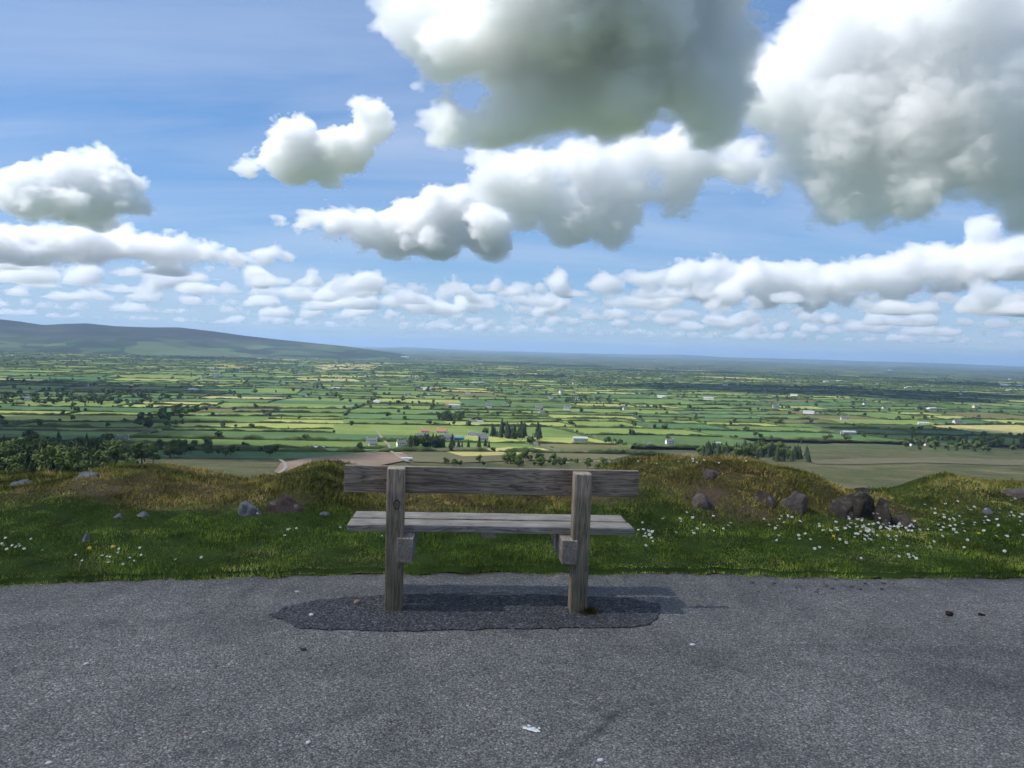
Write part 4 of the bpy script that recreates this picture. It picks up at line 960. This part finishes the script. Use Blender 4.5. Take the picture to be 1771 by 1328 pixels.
rock('rock', 1370, 856, 44, 46, 0.3, pink_rock, 'upright pinkish rock between the dark mossy rock and the outcrop', 11, tilt=0.35)
rock('rock', 1448, 862, 58, 54, 0.4, out_rock, 'left block of the big dark outcrop', 12, sharp=0.9)
rock('rock', 1487, 862, 74, 60, 0.4, out_rock, 'largest slanting block in the middle of the dark outcrop', 13, tilt=0.35, sharp=1.0)
rock('rock', 1521, 870, 34, 54, 0.3, out_rock, 'narrow right-hand block of the dark outcrop', 14, sharp=0.9)
rock('rock', 1468, 884, 34, 26, 0.25, out_rock, 'low mossy stone at the foot of the dark outcrop, left side', 22, sharp=0.8)
rock('rock', 1502, 846, 40, 18, 0.3, out_rock, 'flat mossy slab capping the top of the dark outcrop', 23, sharp=0.9)
rock('rock', 1566, 897, 36, 18, 0.2, pink_rock, 'low rough stone right of the dark outcrop among daisies', 15)
rock('rock', 1706, 882, 18, 10, 0.1, grey_rock, 'small pale stone in the turf near the right edge', 16)
rock('rock', 1222, 814, 40, 16, 0.2, pink_rock, 'weathered stone near the top of the right mound', 17, tilt=-0.5)
rock('rock', 1745, 846, 60, 16, 0.3, pink_rock, 'reddish earthy rock on the crest at the right edge', 18)
rock('rock', 560, 886, 24, 8, 0.1, grey_rock, 'thin grey stone half buried below the dark boulder', 19)

# ------------------------------------------------------------------ daisies and dandelions
petal = plain('daisy_petals', (0.78, 0.78, 0.74), 0.6, 0.05); yellow = plain('flower_yellow', (0.6, 0.42, 0.03), 0.6, 0.1); stemm = plain('stem', (0.04, 0.08, 0.015), 0.6, 0.2)
def flower_mesh(name, R_, petals, m_p, seed):
    r = random.Random(seed); bm = bmesh.new()
    bmesh.ops.create_cone(bm, cap_ends=False, segments=4, radius1=0.0014, radius2=0.0012, depth=0.05, matrix=Matrix.Translation((0, 0, 0.015)))
    for f in bm.faces: f.material_index = 2
    for i in range(petals):
        a = 6.283 * i / petals; w = 0.20; up = r.uniform(-0.2, 0.25) * R_
        c = [(0.25*R_*math.cos(a), 0.25*R_*math.sin(a), 0.04), (R_*math.cos(a-w), R_*math.sin(a-w), 0.04+up), (R_*1.08*math.cos(a), R_*1.08*math.sin(a), 0.04+up), (R_*math.cos(a+w), R_*math.sin(a+w), 0.04+up)]
        bm.faces.new([bm.verts.new(q_) for q_ in c]).material_index = 0
    n0 = len(bm.faces); bmesh.ops.create_icosphere(bm, subdivisions=1, radius=R_*0.36, matrix=Matrix.Translation((0, 0, 0.041)) @ Matrix.Scale(0.5, 4, (0, 0, 1)))
    bm.faces.ensure_lookup_table()
    for f in bm.faces[n0:]: f.material_index = 1
    me = bm_mesh(name, bm)
    for m in (m_p, yellow, stemm): me.materials.append(m)
    return me
DM = [flower_mesh('daisy', 0.0125, 12, petal, i) for i in range(3)]; DD = flower_mesh('dandelion', 0.013, 16, yellow, 9)
def bank_hit(px, py):
    d = ray(px, py); k = np.linspace(5.0, 12, 700); X = CAM.x + d.x * k; Y = CAM.y + d.y * k; Z = CAM.z + d.z * k
    hit = np.nonzero(Z < zb(X, Y) + 0.03)[0]; i = hit[0] if len(hit) else -1
    return X[i], Y[i]
r3 = random.Random(5); fl = []
def patch_fl(n, cx_, cy_, sx, sy, lab):
    for _ in range(n): fl.append((r3.gauss(cx_, sx), r3.gauss(cy_, sy), lab))
patch_fl(84, 1515, 912, 30, 10, 'white daisy in the dense patch below the dark outcrop')
patch_fl(50, 1660, 905, 42, 20, 'white daisy scattered across the turf right of the outcrop')
patch_fl(18, 1745, 905, 22, 22, 'white daisy in the turf near the right edge')
patch_fl(24, 1430, 925, 40, 14, 'white daisy loosely scattered left of the dense patch')
patch_fl(12, 1120, 925, 10, 9, 'white daisy just right of the bench seat')
patch_fl(16, 1200, 905, 40, 12, 'white daisy in the turf below the pinkish rock')
patch_fl(12, 1340, 905, 30, 10, 'white daisy below the upright pinkish rock')
patch_fl(10, 1570, 960, 40, 16, 'white daisy low on the verge at the right')
patch_fl(12, 1200, 797, 40, 3, 'white daisy along the crest of the right mound')
patch_fl(16, 30, 942, 28, 14, 'white daisy in the turf at the far left')
patch_fl(14, 190, 958, 45, 16, 'white daisy on the left verge')
for x, y in ((497, 917), (503, 915), (493, 928), (512, 914), (445, 888), (350, 963), (587, 913), (660, 927), (612, 903)): fl.append((x, y, 'white daisy in the turf left of the bench'))
for i, (x, y, lab) in enumerate(fl):
    X, Y = bank_hit(x, y)
    if Y > CREST_Y + 0.5 or Y < float(y_edge(X)) + 0.1: continue
    o = link('daisy', DM[i % 3]); o.location = (X, Y, float(zb(X, Y)) + 0.012); s = r3.uniform(0.5, 0.85) if x < 1000 else r3.uniform(0.65, 1.1); o.scale = (s, s, s); o.rotation_euler = (r3.uniform(0.1, 0.8), r3.uniform(-0.35, 0.35), r3.uniform(-0.5, 0.5))
    tag(o, lab, 'flower', 'daisies in the grass bank')
for x, y, lab in ((197, 947, 'yellow dandelion in the left verge'), (157, 949, 'smaller yellow dandelion left of the other one'), (1690, 924, 'yellow dandelion among daisies at the right'), (1440, 929, 'yellow dandelion left of the dense daisies')):
    X, Y = bank_hit(x, y); o = link('dandelion', DD); o.location = (X, Y, float(zb(X, Y)) + 0.008); o.rotation_euler = (0.5, 0, 0); tag(o, lab, 'flower')

# ------------------------------------------------------------------ small things on the asphalt
def pebble(px, py, r_, m, label, seed, flat=0.55, cat='pebble', z=0.0, name='pebble', group=None):
    p = at_z(px, py, z); bm = bmesh.new(); bmesh.ops.create_icosphere(bm, subdivisions=2, radius=1)
    so = Vector((seed * 1.7, seed, 0.3))
    for v in bm.verts:
        v.co *= 1 + 0.35 * mnoise.noise(v.co * 1.3 + so); v.co = Vector((v.co.x * r_ * 1.3, v.co.y * r_, v.co.z * r_ * flat))
    o = link(name, bm_mesh(name, bm, True), None, m); o.location = (p.x, p.y, z + r_ * flat * 0.6); o.rotation_euler = (0, 0, seed * 1.1)
    return tag(o, label, cat, group)
tan = plain('tan_stone', (0.30, 0.22, 0.18), 0.9, 0.2, 60); pale = plain('pale_stone', (0.62, 0.61, 0.58), 0.8, 0.1, 60); dung = plain('dung', (0.03, 0.016, 0.011), 0.8, 0.3, 80); dkst = plain('dark_stone', (0.03, 0.03, 0.032), 0.8, 0.2, 60)
pebble(618, 1043, 0.020, tan, 'tan pebble on the dark patch beside the left post', 1, 0.7, z=0.006)
pebble(538, 1064, 0.013, pale, 'white pebble on the left end of the dark patch', 2, z=0.006)
pebble(514, 1024, 0.011, pale, 'white chip just beyond the left end of the dark patch', 3)
pebble(1641, 1063, 0.024, dung, 'larger dark brown dropping on the asphalt at the right', 4, 0.6, 'dropping', name='dropping')
pebble(1697, 1064, 0.017, dung, 'smaller dark brown dropping right of the larger one', 5, 0.5, 'dropping', name='dropping')
pebble(1198, 1116, 0.012, pale, 'white chip on the asphalt right of the dark patch', 6)
pebble(149, 1149, 0.011, pale, 'white chip on the asphalt at the left', 7)
pebble(525, 1124, 0.015, dkst, 'dark stone chip below the left end of the patch', 8, 0.4)
pebble(84, 1321, 0.010, pale, 'pale chip at the bottom left corner', 9)
pebble(533, 1285, 0.009, pale, 'pale chip near the bottom, left of the dropping splash', 10)
pebble(322, 1268, 0.010, tan, 'pale tan chip near the bottom left', 11)
pebble(1038, 1316, 0.011, pale, 'pale chip at the bottom edge, right of centre', 12)
for i in range(22):
    pebble(r3.uniform(1300, 1560), r3.uniform(1001, 1026), r3.uniform(0.006, 0.014), asphalt_m, 'loose grey grit stone along the right road edge', 30 + i, group='loose grit along the right road edge')
# bird dropping: a thin splash with its own uneven outline
p = at_z(920, 1263); bm = bmesh.new()
for (ox, oy, R_) in ((0, 0, 0.020), (-0.028, 0.012, 0.012), (0.022, -0.012, 0.013), (-0.012, 0.03, 0.009), (0.03, 0.012, 0.006)):
    ring_ = [bm.verts.new((ox + R_ * (1 + 0.45 * r3.uniform(-1, 1)) * math.cos(a), oy + R_ * (1 + 0.45 * r3.uniform(-1, 1)) * math.sin(a), 0.0045)) for a in np.linspace(0, 6.283, 15)[:-1]]
    c = bm.verts.new((ox, oy, 0.0075))
    for i in range(14): bm.faces.new((c, ring_[i], ring_[(i + 1) % 14]))
o = link('bird_dropping', bm_mesh('bird_dropping', bm), None, plain('guano', (0.7, 0.7, 0.66), 0.7, 0.15, 90)); o.location = (p.x, p.y, 0.001); tag(o, 'white bird dropping splashed on the asphalt near the bottom centre', 'dropping')
# thin twig by the left post
bm = bmesh.new(); tw = [at_z(x, y, 0.02) for x, y in ((596, 1024), (597, 1031), (603, 1037), (613, 1038), (624, 1036))]; prev = None
for p in tw:
    rg = [bm.verts.new((p.x + 0.0022 * math.cos(a), p.y, p.z - 0.008 + 0.0022 * math.sin(a))) for a in (0, 1.57, 3.14, 4.71)]
    if prev:
        for i in range(4): bm.faces.new((prev[i], prev[(i + 1) % 4], rg[(i + 1) % 4], rg[i]))
    prev = rg
tag(link('twig', bm_mesh('twig', bm), None, dkst), 'thin curved dark twig lying behind the tan pebble', 'twig')
# grass tuft at the foot of the right post
pR = Vector((mid.x, mid.y, 0)) + Matrix.Rotation(yaw, 3, 'Z') @ Vector((SEP / 2 + 0.06, -0.01, 0)); co, cl = [], []
for i in range(420):
    a = r3.uniform(0, 6.28); d_ = abs(r3.gauss(0, 0.035)); x, y = pR.x + d_ * math.cos(a) * 1.2, pR.y + d_ * math.sin(a); h = r3.uniform(0.01, 0.055) * math.exp(-d_ * 12); b_ = r3.uniform(0, 6.28)
    co += [(x - 0.002, y, 0.004), (x + 0.002, y, 0.004), (x + 0.7 * h * math.cos(b_), y + 0.7 * h * math.sin(b_), 0.005 + h)]; cl += [r3.choice(((0.03, 0.045, 0.01), (0.09, 0.06, 0.02), (0.06, 0.05, 0.015)))] * 3
me = mesh_np('grass_tuft', co, np.arange(len(co)).reshape(-1, 3)); ca = me.color_attributes.new('Col', 'FLOAT_COLOR', 'POINT'); ca.data.foreach_set('color', np.concatenate([np.array(cl), np.ones((len(cl), 1))], 1).astype(np.float32).ravel())
tag(link('grass_tuft', me, None, attr_mat('tuft', 0.7)), 'small brownish grass tuft at the foot of the right post', 'grass tuft')
# birds
def bird(px, py, dist, label):
    p = CAM + ray(px, py) * dist; bm = bmesh.new()
    bmesh.ops.create_uvsphere(bm, u_segments=8, v_segments=6, radius=1, matrix=Matrix.Diagonal((0.05, 0.2, 0.05, 1)))
    for s in (-1, 1):
        q_ = [(0, 0.1, 0.02), (s * 0.28, 0.12, 0.10), (s * 0.55, -0.03, 0.05), (s * 0.25, -0.04, 0.09), (0, -0.06, 0.02)]; bm.faces.new([bm.verts.new(c) for c in q_])
    bm.faces.new([bm.verts.new(c) for c in ((-0.02, -0.15, 0), (0.02, -0.15, 0), (0.05, -0.3, 0), (-0.05, -0.3, 0))])
    o = link('bird', bm_mesh('bird', bm), None, dkst); o.location = p; o.rotation_euler = (0.1, 0.3, 0.9); tag(o, label, 'bird')
bird(1153, 345, 300, 'tiny dark bird high in front of the grey cloud'); bird(1624, 481, 330, 'tiny dark bird low in the sky on the right')

# ------------------------------------------------------------------ haze
hz = bpy.data.materials.new('haze'); hz.use_nodes = True; nt = hz.node_tree; nt.nodes.remove(nt.nodes['Principled BSDF'])
pv = nd(nt, 'ShaderNodeVolumePrincipled', {'Color': (0.50, 0.70, 1.0, 1), 'Density': 2.9e-5, 'Anisotropy': 0.2}); nt.links.new(pv.outputs[0], nt.nodes['Material Output'].inputs['Volume'])
bm = bmesh.new(); box(bm, -99000, 99000, -99000, 99000, -260, 560); bmesh.ops.recalc_face_normals(bm, faces=bm.faces[:])
stuff(link('haze', bm_mesh('haze', bm), None, hz))
print('total', time.time() - T0)
